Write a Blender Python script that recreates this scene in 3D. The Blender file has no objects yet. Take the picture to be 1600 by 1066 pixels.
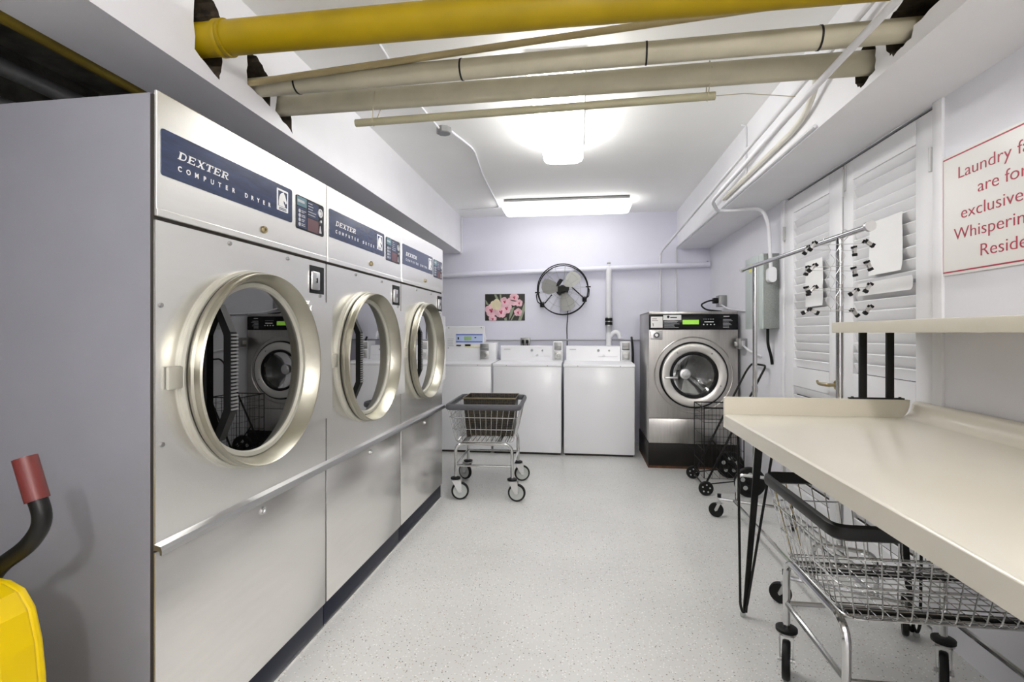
import bpy, bmesh, math, random
from mathutils import Vector, Matrix
random.seed(7)
SC = bpy.context.scene
COL = SC.collection
PI = math.pi

# ------------------------------------------------------------------ camera, world, exposure
YAW = math.atan(105 / 800)
cam_d = bpy.data.cameras.new('camera')
cam_d.lens = 18.0
cam_d.sensor_width = 36.0
cam_d.shift_y = -13 / 1600
cam_d.clip_start = 0.02
cam = bpy.data.objects.new('camera', cam_d)
cam.location = (0, 0, 1.25)
cam.rotation_euler = (PI / 2, 0, YAW)
COL.objects.link(cam)
SC.camera = cam
W = bpy.data.worlds.new('world')
SC.world = W
W.use_nodes = True
W.node_tree.nodes['Background'].inputs[0].default_value = (0.9, 0.93, 1, 1)
W.node_tree.nodes['Background'].inputs[1].default_value = 0.15
SC.view_settings.view_transform = 'Standard'
SC.view_settings.look = 'None'
SC.view_settings.gamma = 1.0
SC.view_settings.use_curve_mapping = False
SC.view_settings.exposure = 1.85
SC.cycles.use_denoising = True
SC.cycles.max_bounces = 10
SC.cycles.diffuse_bounces = 6
LENS_POWER = 5.0        # emission of the lengthwise ceiling lights' lenses
CROSS_POWER = 1.7       # emission of the crosswise light by the back wall
FILL_POWER = 1.6         # emission of the added fill light above the viewpoint
FILL_GLOBE_POWER = 300.0      # emission of the added round fill lamp behind the camera


# ------------------------------------------------------------------ materials
def new_mat(name):
    m = bpy.data.materials.new(name)
    m.use_nodes = True
    return m, m.node_tree.nodes, m.node_tree.links, m.node_tree.nodes['Principled BSDF']


def pbr(name, col, rough=0.5, metal=0.0, noise=0.0, scale=20.0, bump=0.0, bscale=None, stretch=None, spec=None, coat=0.0):
    m, N, L, b = new_mat(name)
    b.inputs['Base Color'].default_value = (*col, 1)
    b.inputs['Roughness'].default_value = rough
    b.inputs['Metallic'].default_value = metal
    if spec is not None:
        b.inputs['Specular IOR Level'].default_value = spec
    if coat:
        b.inputs['Coat Weight'].default_value = coat
    tc = N.new('ShaderNodeTexCoord')
    mp = N.new('ShaderNodeMapping')
    L.new(tc.outputs['Object'], mp.inputs[0])
    if stretch:
        mp.inputs['Scale'].default_value = stretch
    n = N.new('ShaderNodeTexNoise')
    n.inputs['Scale'].default_value = scale
    n.inputs['Detail'].default_value = 4
    L.new(mp.outputs[0], n.inputs['Vector'])
    if noise:
        r = N.new('ShaderNodeValToRGB')
        r.color_ramp.elements[0].position = 0.3
        r.color_ramp.elements[1].position = 0.7
        r.color_ramp.elements[0].color = (*[max(0, c * (1 - noise)) for c in col], 1)
        r.color_ramp.elements[1].color = (*[min(1, c * (1 + noise)) for c in col], 1)
        L.new(n.outputs['Fac'], r.inputs[0])
        L.new(r.outputs[0], b.inputs['Base Color'])
    if bump:
        n2 = n
        if bscale:
            n2 = N.new('ShaderNodeTexNoise')
            n2.inputs['Scale'].default_value = bscale
            n2.inputs['Detail'].default_value = 5
            L.new(mp.outputs[0], n2.inputs['Vector'])
        bp = N.new('ShaderNodeBump')
        bp.inputs['Strength'].default_value = bump
        bp.inputs['Distance'].default_value = 0.01
        L.new(n2.outputs['Fac'], bp.inputs['Height'])
        L.new(bp.outputs[0], b.inputs['Normal'])
    return m


def emis(name, col, s):
    m, N, L, b = new_mat(name)
    b.inputs['Base Color'].default_value = (*[0.5 * c for c in col], 1)
    b.inputs['Emission Color'].default_value = (*col, 1)
    b.inputs['Emission Strength'].default_value = s
    return m


def glass_mat(name, tint, refl=1.0):
    m, N, L, b = new_mat(name)
    N.remove(b)
    out = N['Material Output']
    tr = N.new('ShaderNodeBsdfTransparent')
    tr.inputs[0].default_value = (*tint, 1)
    gl = N.new('ShaderNodeBsdfGlossy')
    gl.inputs['Roughness'].default_value = 0.01
    gl.inputs['Color'].default_value = (1, 1, 1, 1)
    fr = N.new('ShaderNodeFresnel')
    fr.inputs['IOR'].default_value = 1.55
    mu = N.new('ShaderNodeMath')
    mu.operation = 'MULTIPLY'
    mu.inputs[1].default_value = refl
    mu.use_clamp = True
    L.new(fr.outputs[0], mu.inputs[0])
    mx = N.new('ShaderNodeMixShader')
    L.new(mu.outputs[0], mx.inputs[0])
    L.new(tr.outputs[0], mx.inputs[1])
    L.new(gl.outputs[0], mx.inputs[2])
    L.new(mx.outputs[0], out.inputs[0])
    return m


def floor_mat():
    m, N, L, b = new_mat('speckled_epoxy_floor')
    tc = N.new('ShaderNodeTexCoord')
    n = N.new('ShaderNodeTexNoise')
    n.inputs['Scale'].default_value = 1.6
    n.inputs['Detail'].default_value = 5
    L.new(tc.outputs['Object'], n.inputs['Vector'])
    r = N.new('ShaderNodeValToRGB')
    r.color_ramp.elements[0].position = 0.3
    r.color_ramp.elements[0].color = (0.575, 0.575, 0.56, 1)
    r.color_ramp.elements[1].position = 0.7
    r.color_ramp.elements[1].color = (0.66, 0.66, 0.645, 1)
    L.new(n.outputs['Fac'], r.inputs[0])
    prev = r.outputs[0]
    for sc, thr, col, keep in ((62, 0.17, (0.12, 0.11, 0.10, 1), 0.62), (100, 0.22, (0.36, 0.30, 0.22, 1), 0.60), (85, 0.26, (0.80, 0.80, 0.79, 1), 0.5)):
        v = N.new('ShaderNodeTexVoronoi')
        v.inputs['Scale'].default_value = sc
        L.new(tc.outputs['Object'], v.inputs['Vector'])
        lt = N.new('ShaderNodeMath')
        lt.operation = 'LESS_THAN'
        lt.inputs[1].default_value = thr
        L.new(v.outputs['Distance'], lt.inputs[0])
        sep = N.new('ShaderNodeSeparateColor')
        L.new(v.outputs['Color'], sep.inputs[0])
        gt = N.new('ShaderNodeMath')
        gt.operation = 'GREATER_THAN'
        gt.inputs[1].default_value = keep
        L.new(sep.outputs[0], gt.inputs[0])
        mu = N.new('ShaderNodeMath')
        mu.operation = 'MULTIPLY'
        L.new(lt.outputs[0], mu.inputs[0])
        L.new(gt.outputs[0], mu.inputs[1])
        mx = N.new('ShaderNodeMix')
        mx.data_type = 'RGBA'
        L.new(mu.outputs[0], mx.inputs[0])
        L.new(prev, mx.inputs[6])
        mx.inputs[7].default_value = col
        prev = mx.outputs[2]
    L.new(prev, b.inputs['Base Color'])
    b.inputs['Roughness'].default_value = 0.32
    bp = N.new('ShaderNodeBump')
    bp.inputs['Strength'].default_value = 0.06
    n2 = N.new('ShaderNodeTexNoise')
    n2.inputs['Scale'].default_value = 60
    L.new(tc.outputs['Object'], n2.inputs['Vector'])
    L.new(n2.outputs['Fac'], bp.inputs['Height'])
    L.new(bp.outputs[0], b.inputs['Normal'])
    return m


def weave_mat():
    m, N, L, b = new_mat('perforated_brown_plastic')
    tc = N.new('ShaderNodeTexCoord')
    v = N.new('ShaderNodeTexVoronoi')
    v.inputs['Scale'].default_value = 55
    v.inputs['Randomness'].default_value = 0.35
    L.new(tc.outputs['Object'], v.inputs['Vector'])
    r = N.new('ShaderNodeValToRGB')
    r.color_ramp.elements[0].position = 0.35
    r.color_ramp.elements[0].color = (0.003, 0.0022, 0.0015, 1)
    r.color_ramp.elements[1].position = 0.62
    r.color_ramp.elements[1].color = (0.036, 0.026, 0.009, 1)
    L.new(v.outputs['Distance'], r.inputs[0])
    L.new(r.outputs[0], b.inputs['Base Color'])
    b.inputs['Roughness'].default_value = 0.45
    bp = N.new('ShaderNodeBump')
    bp.inputs['Strength'].default_value = 0.6
    bp.inputs['Distance'].default_value = 0.004
    L.new(v.outputs['Distance'], bp.inputs['Height'])
    L.new(bp.outputs[0], b.inputs['Normal'])
    return m


M = {}
M['wall'] = pbr('lavender_wall_paint', (0.74, 0.745, 0.84), 0.55, noise=0.02, scale=3, bump=0.04, bscale=30)
M['white_wall'] = pbr('white_wall_paint', (0.78, 0.78, 0.83), 0.5, noise=0.02, scale=3, bump=0.04, bscale=30)
M['soffit'] = pbr('soffit_paint', (0.83, 0.83, 0.86), 0.6, noise=0.02, scale=4, bump=0.06, bscale=25)
M['ceiling'] = pbr('ceiling_paint', (0.90, 0.90, 0.885), 0.7, noise=0.01, scale=4, bump=0.04, bscale=35)
M['hole'] = pbr('broken_plaster_cavity', (0.06, 0.045, 0.03), 0.9, noise=0.5, scale=30, bump=0.5)
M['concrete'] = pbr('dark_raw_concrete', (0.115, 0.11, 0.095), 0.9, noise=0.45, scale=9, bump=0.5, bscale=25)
M['floor'] = floor_mat()
M['door'] = pbr('white_door_paint', (0.79, 0.79, 0.81), 0.4, noise=0.01, scale=5)
M['steel'] = pbr('brushed_stainless', (0.88, 0.87, 0.84), 0.27, 0.82, noise=0.02, scale=6, bump=0.01, bscale=40, stretch=(1, 1, 14))
M['steel_low'] = pbr('brushed_stainless_lower', (0.84, 0.825, 0.80), 0.26, 0.85, noise=0.025, scale=5, bump=0.01, bscale=40, stretch=(1, 1, 10))
M['ring'] = pbr('door_ring_metal', (0.37, 0.355, 0.295), 0.34, 1.0, noise=0.05, scale=8)
M['bezel'] = pbr('painted_ring', (0.43, 0.42, 0.36), 0.4, 0.2)
M['ring_light'] = pbr('washer_door_ring', (0.74, 0.72, 0.68), 0.34, 1.0, noise=0.04, scale=8)
M['washer_steel'] = pbr('washer_stainless', (0.46, 0.445, 0.42), 0.28, 1.0, noise=0.08, scale=5, stretch=(14, 1, 1))
M['side_grey'] = pbr('grey_cabinet_paint', (0.235, 0.235, 0.265), 0.42, noise=0.03, scale=6)
M['white_enamel'] = pbr('white_enamel', (0.83, 0.835, 0.86), 0.25)
M['black'] = pbr('black_plastic', (0.0045, 0.0045, 0.005), 0.5, spec=0.25)
M['black_gloss'] = pbr('black_gloss_panel', (0.004, 0.004, 0.005), 0.2, spec=0.3)
M['black_metal'] = pbr('black_painted_metal', (0.005, 0.0047, 0.0042), 0.4, spec=0.3)
M['seam'] = pbr('dark_seam', (0.03, 0.025, 0.02), 0.7)
M['navy'] = pbr('navy_panel', (0.022, 0.036, 0.092), 0.22, noise=0.25, scale=12, stretch=(1, 1, 6))
M['navy_kick'] = pbr('navy_kick_plate', (0.004, 0.007, 0.022), 0.45, spec=0.3)
M['print_white'] = pbr('white_print', (0.80, 0.80, 0.80), 0.5)
M['print_grey'] = pbr('grey_print', (0.42, 0.43, 0.45), 0.5)
M['teal'] = pbr('teal_print', (0.06, 0.16, 0.20), 0.3)
M['maroon'] = pbr('maroon_print', (0.10, 0.035, 0.045), 0.3)
M['blue_print'] = pbr('blue_print', (0.07, 0.12, 0.50), 0.4)
M['pale_blue'] = pbr('pale_blue_print', (0.55, 0.66, 0.90), 0.4)
M['green_print'] = pbr('green_print', (0.35, 0.55, 0.25), 0.4)
M['yellow_print'] = pbr('yellow_print', (0.80, 0.75, 0.12), 0.4)
M['lcd'] = emis('green_display', (0.36, 0.75, 0.08), 0.17)
M['chrome'] = pbr('chrome', (0.56, 0.56, 0.56), 0.12, 1.0)
M['wire_chrome'] = pbr('chrome_wire', (0.55, 0.55, 0.55), 0.18, 1.0)
M['zinc'] = pbr('zinc_plate', (0.60, 0.60, 0.60), 0.35, 1.0)
M['coin_metal'] = pbr('coin_lock_metal', (0.45, 0.45, 0.44), 0.4, 0.9)
M['dull_metal'] = pbr('dull_metal', (0.33, 0.33, 0.33), 0.45, 0.8)
M['rubber'] = pbr('black_rubber', (0.006, 0.006, 0.006), 0.5, spec=0.3)
M['bumper_grey'] = pbr('grey_vinyl_bumper', (0.075, 0.075, 0.085), 0.45)
M['bumper_black'] = pbr('black_vinyl_bumper', (0.006, 0.006, 0.006), 0.38, spec=0.35)
M['wheel_grey'] = pbr('grey_wheel_plastic', (0.42, 0.44, 0.43), 0.5)
M['table'] = pbr('cream_laminate', (0.68, 0.645, 0.56), 0.22, noise=0.015, scale=4)
M['table_edge'] = pbr('cream_laminate_edge', (0.64, 0.60, 0.50), 0.3)
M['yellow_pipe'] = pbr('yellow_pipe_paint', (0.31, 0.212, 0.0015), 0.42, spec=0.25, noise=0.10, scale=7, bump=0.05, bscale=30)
M['old_yellow'] = pbr('dusty_old_yellow_paint', (0.15, 0.105, 0.006), 0.6, noise=0.3, scale=8)  # same yellow pipe paint, darkened for the shade beyond the left beam
M['cream_pipe'] = pbr('cream_pipe_paint', (0.43, 0.40, 0.30), 0.5, noise=0.09, scale=9, bump=0.06, bscale=30)
M['tan_pipe'] = pbr('tan_pipe', (0.39, 0.32, 0.165), 0.5, noise=0.09, scale=9)
M['olive_pipe'] = pbr('khaki_tube', (0.33, 0.305, 0.20), 0.5, noise=0.06, scale=9)
M['white_pipe'] = pbr('white_painted_conduit', (0.76, 0.76, 0.79), 0.45, noise=0.02, scale=12)
M['cream_conduit'] = pbr('cream_conduit', (0.70, 0.68, 0.60), 0.5, noise=0.04, scale=12)
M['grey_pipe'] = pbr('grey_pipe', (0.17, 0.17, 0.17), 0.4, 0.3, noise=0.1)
M['wire'] = pbr('twine', (0.42, 0.37, 0.26), 0.8)
M['breaker'] = pbr('grey_green_enamel', (0.50, 0.56, 0.55), 0.4, noise=0.03, scale=8)
M['breaker_side'] = pbr('hammered_grey', (0.27, 0.29, 0.275), 0.4, 0.2, noise=0.15, scale=120, bump=0.25, bscale=140)
M['paper'] = pbr('white_paper', (0.86, 0.86, 0.86), 0.7, bump=0.12, bscale=7)
M['red_print'] = pbr('red_print', (0.42, 0.035, 0.065), 0.45)
M['sign'] = pbr('white_sign_board', (0.83, 0.82, 0.79), 0.25)
M['brass'] = pbr('aged_brass', (0.42, 0.34, 0.19), 0.3, 1.0)
M['hinge'] = pbr('painted_hinge', (0.50, 0.50, 0.50), 0.5, 0.2)
M['poster_dark'] = pbr('photo_dark_foliage', (0.028, 0.026, 0.02), 0.35, noise=0.6, scale=6)
M['poster_leaf'] = pbr('photo_leaf', (0.28, 0.33, 0.22), 0.4)
M['pink'] = pbr('photo_pink', (0.80, 0.50, 0.56), 0.4, noise=0.22, scale=14)
M['cream_flower'] = pbr('photo_cream', (0.74, 0.66, 0.45), 0.4, noise=0.1, scale=12)
M['crimson'] = pbr('photo_crimson', (0.45, 0.02, 0.08), 0.4)
M['blade'] = pbr('fan_blade_metal', (0.40, 0.40, 0.375), 0.45, 0.0)
M['yellow_plastic'] = pbr('yellow_plastic', (0.60, 0.42, 0.001), 0.36, spec=0.3, noise=0.03, scale=5)
M['red_grip'] = pbr('red_rubber_grip', (0.12, 0.018, 0.015), 0.45)
M['weave'] = weave_mat()
M['hamper_rim'] = pbr('tan_plastic_rim', (0.17, 0.14, 0.085), 0.4)
M['lint'] = pbr('white_cotton', (0.78, 0.78, 0.74), 0.9, bump=0.4, bscale=12)  # bright tone standing in for a reflection in the washer door glass
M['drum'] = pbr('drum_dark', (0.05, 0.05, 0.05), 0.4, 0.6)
M['drum_steel'] = pbr('drum_steel', (0.45, 0.45, 0.44), 0.35, 0.9)
M['glass'] = glass_mat('dryer_glass', (0.12, 0.12, 0.13), 3.6)
M['glass_clear'] = glass_mat('washer_glass', (0.75, 0.76, 0.76), 1.3)
M['plinth'] = pbr('rusty_black_plinth', (0.008, 0.006, 0.005), 0.5, spec=0.3, noise=0.6, scale=6)
M['rust'] = pbr('rust_streak', (0.10, 0.040, 0.015), 0.7, noise=0.5, scale=18)
M['lens'] = emis('lamp_lens', (1.0, 0.985, 0.96), LENS_POWER)
M['lens_cross'] = emis('crosswise_lamp_lens', (1.0, 0.985, 0.96), CROSS_POWER)
M['lens_near'] = emis('near_lamp_lens', (1.0, 0.985, 0.96), FILL_POWER)
M['globe'] = emis('lamp_globe', (1.0, 0.97, 0.93), FILL_GLOBE_POWER)


# ------------------------------------------------------------------ mesh helpers
def fillet(pts, rad, n=5, closed=False):
    pts = [Vector(p) for p in pts]
    out = []
    k = len(pts)
    for i, p in enumerate(pts):
        if not closed and i in (0, k - 1):
            out.append(p)
            continue
        a, b = pts[i - 1], pts[(i + 1) % k]
        u, v = (a - p), (b - p)
        r = min(rad, u.length * 0.48, v.length * 0.48)
        s, e = p + u.normalized() * r, p + v.normalized() * r
        for j in range(n + 1):
            t = j / n
            out.append(s.lerp(p, t).lerp(p.lerp(e, t), t))
    return out


class MB:
    def __init__(self):
        self.bm = bmesh.new()

    def face(self, vs):
        try:
            return self.bm.faces.new(vs)
        except ValueError:
            return None

    def box(self, x0, y0, z0, x1, y1, z1, b=0.0, seg=2):
        if x1 < x0: x0, x1 = x1, x0
        if y1 < y0: y0, y1 = y1, y0
        if z1 < z0: z0, z1 = z1, z0
        v = [self.bm.verts.new(p) for p in ((x0, y0, z0), (x1, y0, z0), (x1, y1, z0), (x0, y1, z0), (x0, y0, z1), (x1, y0, z1), (x1, y1, z1), (x0, y1, z1))]
        fs = [self.face([v[i] for i in q]) for q in ((0, 3, 2, 1), (4, 5, 6, 7), (0, 1, 5, 4), (1, 2, 6, 5), (2, 3, 7, 6), (3, 0, 4, 7))]
        if b > 0:
            b = min(b, 0.45 * min(x1 - x0, y1 - y0, z1 - z0))
            es = list({e for f in fs for e in f.edges})
            bmesh.ops.bevel(self.bm, geom=es, offset=b, segments=seg, profile=0.5, affect='EDGES')
        return self

    def quad(self, *ps):
        self.face([self.bm.verts.new(p) for p in ps])
        return self

    def tube(self, pts, r, n=8, closed=False, caps=True, flat=None):
        pts = [Vector(p) for p in pts]
        q = [pts[0]]
        for p in pts[1:]:
            if (p - q[-1]).length > 1e-6:
                q.append(p)
        pts = q
        k = len(pts)
        rings = []
        nrm = None
        for i, p in enumerate(pts):
            if closed:
                t = (pts[(i + 1) % k] - pts[i - 1]).normalized()
            else:
                a, b = pts[max(i - 1, 0)], pts[min(i + 1, k - 1)]
                t = (b - a).normalized()
            if nrm is None:
                up = Vector((0, 0, 1)) if abs(t.z) < 0.9 else Vector((1, 0, 0))
                nrm = (up - t * up.dot(t)).normalized()
            else:
                nrm = (nrm - t * nrm.dot(t))
                nrm = nrm.normalized() if nrm.length > 1e-6 else t.orthogonal().normalized()
            bn = t.cross(nrm)
            rr = r[i] if isinstance(r, (list, tuple)) else r
            ra, rb = (rr, rr) if flat is None else flat
            off = PI / n if flat is not None and n == 4 else 0
            rings.append([self.bm.verts.new(p + nrm * ra * math.cos(2 * PI * j / n + off) + bn * rb * math.sin(2 * PI * j / n + off)) for j in range(n)])
        for i in range(k if closed else k - 1):
            a, b = rings[i], rings[(i + 1) % k]
            for j in range(n):
                self.face([a[j], a[(j + 1) % n], b[(j + 1) % n], b[j]])
        if not closed and caps:
            self.face(rings[0][::-1])
            self.face(rings[-1])
        return self

    def cyl(self, p0, p1, r0, r1=None, n=20):
        r1 = r0 if r1 is None else r1
        return self.tube([p0, p1], [r0, r1], n)

    def lathe(self, prof, c, axis=(0, 0, 1), n=48, cap0=False, cap1=False):
        ax = Vector(axis).normalized()
        u = ax.orthogonal().normalized()
        w = ax.cross(u)
        c = Vector(c)
        rings = []
        for (r, hh) in prof:
            if r < 1e-6:
                rings.append([self.bm.verts.new(c + ax * hh)])
            else:
                rings.append([self.bm.verts.new(c + ax * hh + (u * math.cos(2 * PI * j / n) + w * math.sin(2 * PI * j / n)) * r) for j in range(n)])
        for a, b in zip(rings, rings[1:]):
            for j in range(n):
                j2 = (j + 1) % n
                if len(a) == 1 and len(b) == 1:
                    continue
                if len(a) == 1:
                    self.face([a[0], b[j], b[j2]])
                elif len(b) == 1:
                    self.face([a[j], a[j2], b[0]])
                else:
                    self.face([a[j], a[j2], b[j2], b[j]])
        if cap0 and len(rings[0]) > 1:
            self.face(rings[0][::-1])
        if cap1 and len(rings[-1]) > 1:
            self.face(rings[-1])
        return self

    def prism(self, poly, fn, w0, w1):
        a = [self.bm.verts.new(fn(u, v, w0)) for u, v in poly]
        b = [self.bm.verts.new(fn(u, v, w1)) for u, v in poly]
        self.face(a)
        self.face(b[::-1])
        k = len(poly)
        for i in range(k):
            self.face([a[i], a[(i + 1) % k], b[(i + 1) % k], b[i]])
        return self

    def sphere(self, c, r, sx=1, sy=1, sz=1, seg=16):
        g = bmesh.ops.create_uvsphere(self.bm, u_segments=seg, v_segments=seg // 2, radius=r)
        for v in g['verts']:
            v.co = Vector((v.co.x * sx, v.co.y * sy, v.co.z * sz)) + Vector(c)
        return self

    def mesh(self, name, mat, smooth=True, angle=35):
        bmesh.ops.remove_doubles(self.bm, verts=self.bm.verts, dist=1e-6)
        bmesh.ops.recalc_face_normals(self.bm, faces=self.bm.faces)
        me = bpy.data.meshes.new(name)
        self.bm.to_mesh(me)
        self.bm.free()
        me.materials.append(M[mat] if isinstance(mat, str) else mat)
        if smooth:
            for p in me.polygons:
                p.use_smooth = True
            me.set_sharp_from_angle(angle=math.radians(angle))
        return me

    def build(self, name, mat, parent=None, loc=None, label=None, smooth=True):
        o = bpy.data.objects.new(name, self.mesh(name, mat, smooth))
        COL.objects.link(o)
        if parent is not None:
            o.parent = parent
        if loc is not None:
            o.location = loc
        if label:
            o['label'] = label
        return o


def thing(name, label, cat, loc=(0, 0, 0), rz=0.0, group=None):
    o = bpy.data.objects.new(name, None)
    o.empty_display_size = 0.1
    COL.objects.link(o)
    o.location = loc
    o.rotation_euler = (0, 0, rz)
    return tag(o, label, cat, group)


def tag(o, label, cat, group=None):
    o['label'] = label
    o['category'] = cat
    if group:
        o['group'] = group
    return o


def struct(o):
    o['kind'] = 'structure'
    return o


def dup(root, loc, rz, label, group=None):
    def cp(o, parent):
        c = o.copy()
        COL.objects.link(c)
        if parent is not None:
            c.parent = parent
        for ch in kids.get(o.name, []):
            cp(ch, c)
        return c
    kids = {}
    for o in list(COL.objects):
        if o.parent is not None:
            kids.setdefault(o.parent.name, []).append(o)
    r = cp(root, None)
    r.location = loc
    r.rotation_euler = (0, 0, rz)
    r['label'] = label
    if group:
        r['group'] = group
    return r


def text(name, body, size, mat, parent, origin, xdir=(1, 0, 0), ydir=(0, 0, 1), sx=1.0, shear=0.0, space=1.0, thick=0.0, depth=0.0008, align='LEFT'):
    cu = bpy.data.curves.new(name, 'FONT')
    cu.body = body
    cu.size = size
    cu.space_character = space
    cu.offset = thick
    cu.shear = shear
    cu.extrude = depth
    cu.align_x = align
    t = bpy.data.objects.new(name, cu)
    COL.objects.link(t)
    dg = bpy.context.evaluated_depsgraph_get()
    me = bpy.data.meshes.new_from_object(t.evaluated_get(dg))
    bpy.data.objects.remove(t)
    x, y = Vector(xdir), Vector(ydir)
    z = x.cross(y)
    for v in me.vertices:
        v.co = Vector(origin) + x * (v.co.x * sx) + y * v.co.y + z * v.co.z
    me.materials.clear()
    me.materials.append(M[mat])
    o = bpy.data.objects.new(name, me)
    COL.objects.link(o)
    if parent is not None:
        o.parent = parent
    return o


def arc(cx, cy, r, a0, a1, n=12):
    return [(cx + r * math.cos(a0 + (a1 - a0) * i / n), cy + r * math.sin(a0 + (a1 - a0) * i / n)) for i in range(n + 1)]


def rrect(u0, v0, u1, v1, r, n=4):
    return arc(u1 - r, v1 - r, r, 0, PI / 2, n) + arc(u0 + r, v1 - r, r, PI / 2, PI, n) + arc(u0 + r, v0 + r, r, PI, 1.5 * PI, n) + arc(u1 - r, v0 + r, r, 1.5 * PI, 2 * PI, n)


FRONT = lambda u, v, w: (u, w, v)          # a plate facing -y: u = x, v = z, w = y
WALLR = lambda u, v, w: (w, u, v)          # a plate on a wall of constant x: u = y, v = z, w = x

# ------------------------------------------------------------------ setting
XR, XL, YB, YF, ZC = 1.46, -2.75, 6.0, -2.7, 2.63
ZS = 2.2                                    # underside of the soffits
struct(MB().box(XL - 0.1, YF - 0.1, -0.1, XR + 0.1, YB + 0.1, 0).build('floor', 'floor'))
struct(MB().box(-1.40, YF - 0.1, ZC, XR + 0.1, YB + 0.1, ZC + 0.1).build('ceiling', 'ceiling'))
struct(MB().box(XL - 0.1, YB, 0, XR + 0.1, YB + 0.1, ZC).build('wall_back', 'wall'))
struct(MB().box(XL - 0.1, YF - 0.1, 0, XR + 0.1, YF, ZC).build('wall_front', 'white_wall'))
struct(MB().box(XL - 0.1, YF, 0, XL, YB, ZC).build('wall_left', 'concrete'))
# right wall with the opening of the cupboard doors (y 2.33 .. 3.88)
D0, D1, DZ = 2.333, 3.878, 2.196
wr = MB().box(XR, YF, 0, XR + 0.1, D0, ZC).box(XR, D1, 0, XR + 0.1, YB, ZC).box(XR, D0, DZ, XR + 0.1, D1, ZC)
wr.box(XR + 0.07, D0, 0, XR + 0.1, D1, DZ)
struct(wr.build('wall_right', 'white_wall', smooth=False))
# concrete slab beyond the left beam
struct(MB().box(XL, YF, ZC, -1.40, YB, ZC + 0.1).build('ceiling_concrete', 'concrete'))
jb = MB()
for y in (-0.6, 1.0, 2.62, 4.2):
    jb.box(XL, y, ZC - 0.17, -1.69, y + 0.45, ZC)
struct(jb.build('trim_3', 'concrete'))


def cut(o, cutters):
    for c in cutters:
        m = o.modifiers.new('cut', 'BOOLEAN')
        m.object = c
        m.operation = 'DIFFERENCE'
        m.solver = 'EXACT'
        try:
            m.material_mode = 'TRANSFER'
        except Exception:
            pass
    dg = bpy.context.evaluated_depsgraph_get()
    me = bpy.data.meshes.new_from_object(o.evaluated_get(dg))
    o.modifiers.clear()
    o.data = me
    for c in cutters:
        bpy.data.objects.remove(c)


def jag(pts, amp=0.008, k=5):
    out = []
    for i, p in enumerate(pts):
        q = pts[(i + 1) % len(pts)]
        for j in range(k):
            t = j / k
            a = 0 if j == 0 else amp
            out.append((p[0] + (q[0] - p[0]) * t + random.uniform(-a, a), p[1] + (q[1] - p[1]) * t + random.uniform(-a, a)))
    return out


XSL, XSR = -1.39, 1.10
bl = MB().box(-1.69, YF, ZS, XSL, YB, ZC).build('trim_1', 'soffit')
cl = []
for poly in ([(1.70, 2.285), (1.83, 2.235), (1.84, 2.28), (1.855, 2.47), (1.80, 2.52), (1.70, 2.52)],
             [(2.00, 2.30), (2.16, 2.275), (2.155, 2.40), (2.07, 2.45), (2.0, 2.44)],
             [(2.20, 2.275), (2.345, 2.222), (2.335, 2.29), (2.32, 2.385), (2.22, 2.39)]):
    cl.append(MB().prism(jag(poly, 0.006), WALLR, XSL - 0.22, XSL + 0.02).build('cutter', 'hole', smooth=False))
cut(bl, cl)
struct(bl)
br = MB().box(XSR, YF, ZS, XR, YB, ZC).build('trim_2', 'soffit')
cr = []
for poly in ([(1.66, 2.27), (1.86, 2.27), (1.87, 2.44), (1.70, 2.47)],
             [(1.87, 2.235), (1.97, 2.225), (2.01, 2.27), (1.99, 2.37), (1.88, 2.40), (1.85, 2.33)],
             [(2.08, 2.235), (2.18, 2.215), (2.22, 2.25), (2.225, 2.36), (2.12, 2.375), (2.08, 2.33)]):
    cr.append(MB().prism(jag(poly, 0.007), WALLR, XSR - 0.02, XSR + 0.22).build('cutter', 'hole', smooth=False))
cut(br, cr)
struct(br)
# casing round the cupboard doors and the narrow strip beside the sign
cs = MB().box(XR - 0.012, D0 - 0.062, 0, XR + 0.002, D0 - 0.004, ZS, 0.004).box(XR - 0.012, D1 + 0.006, 0, XR + 0.002, D1 + 0.055, ZS, 0.004)
struct(cs.build('trim_4', 'door'))
struct(MB().box(XR + 0.02, D0 - 0.006, 0.0, XR + 0.07, D1 + 0.006, DZ).build('trim_5', 'seam', smooth=False))


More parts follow.
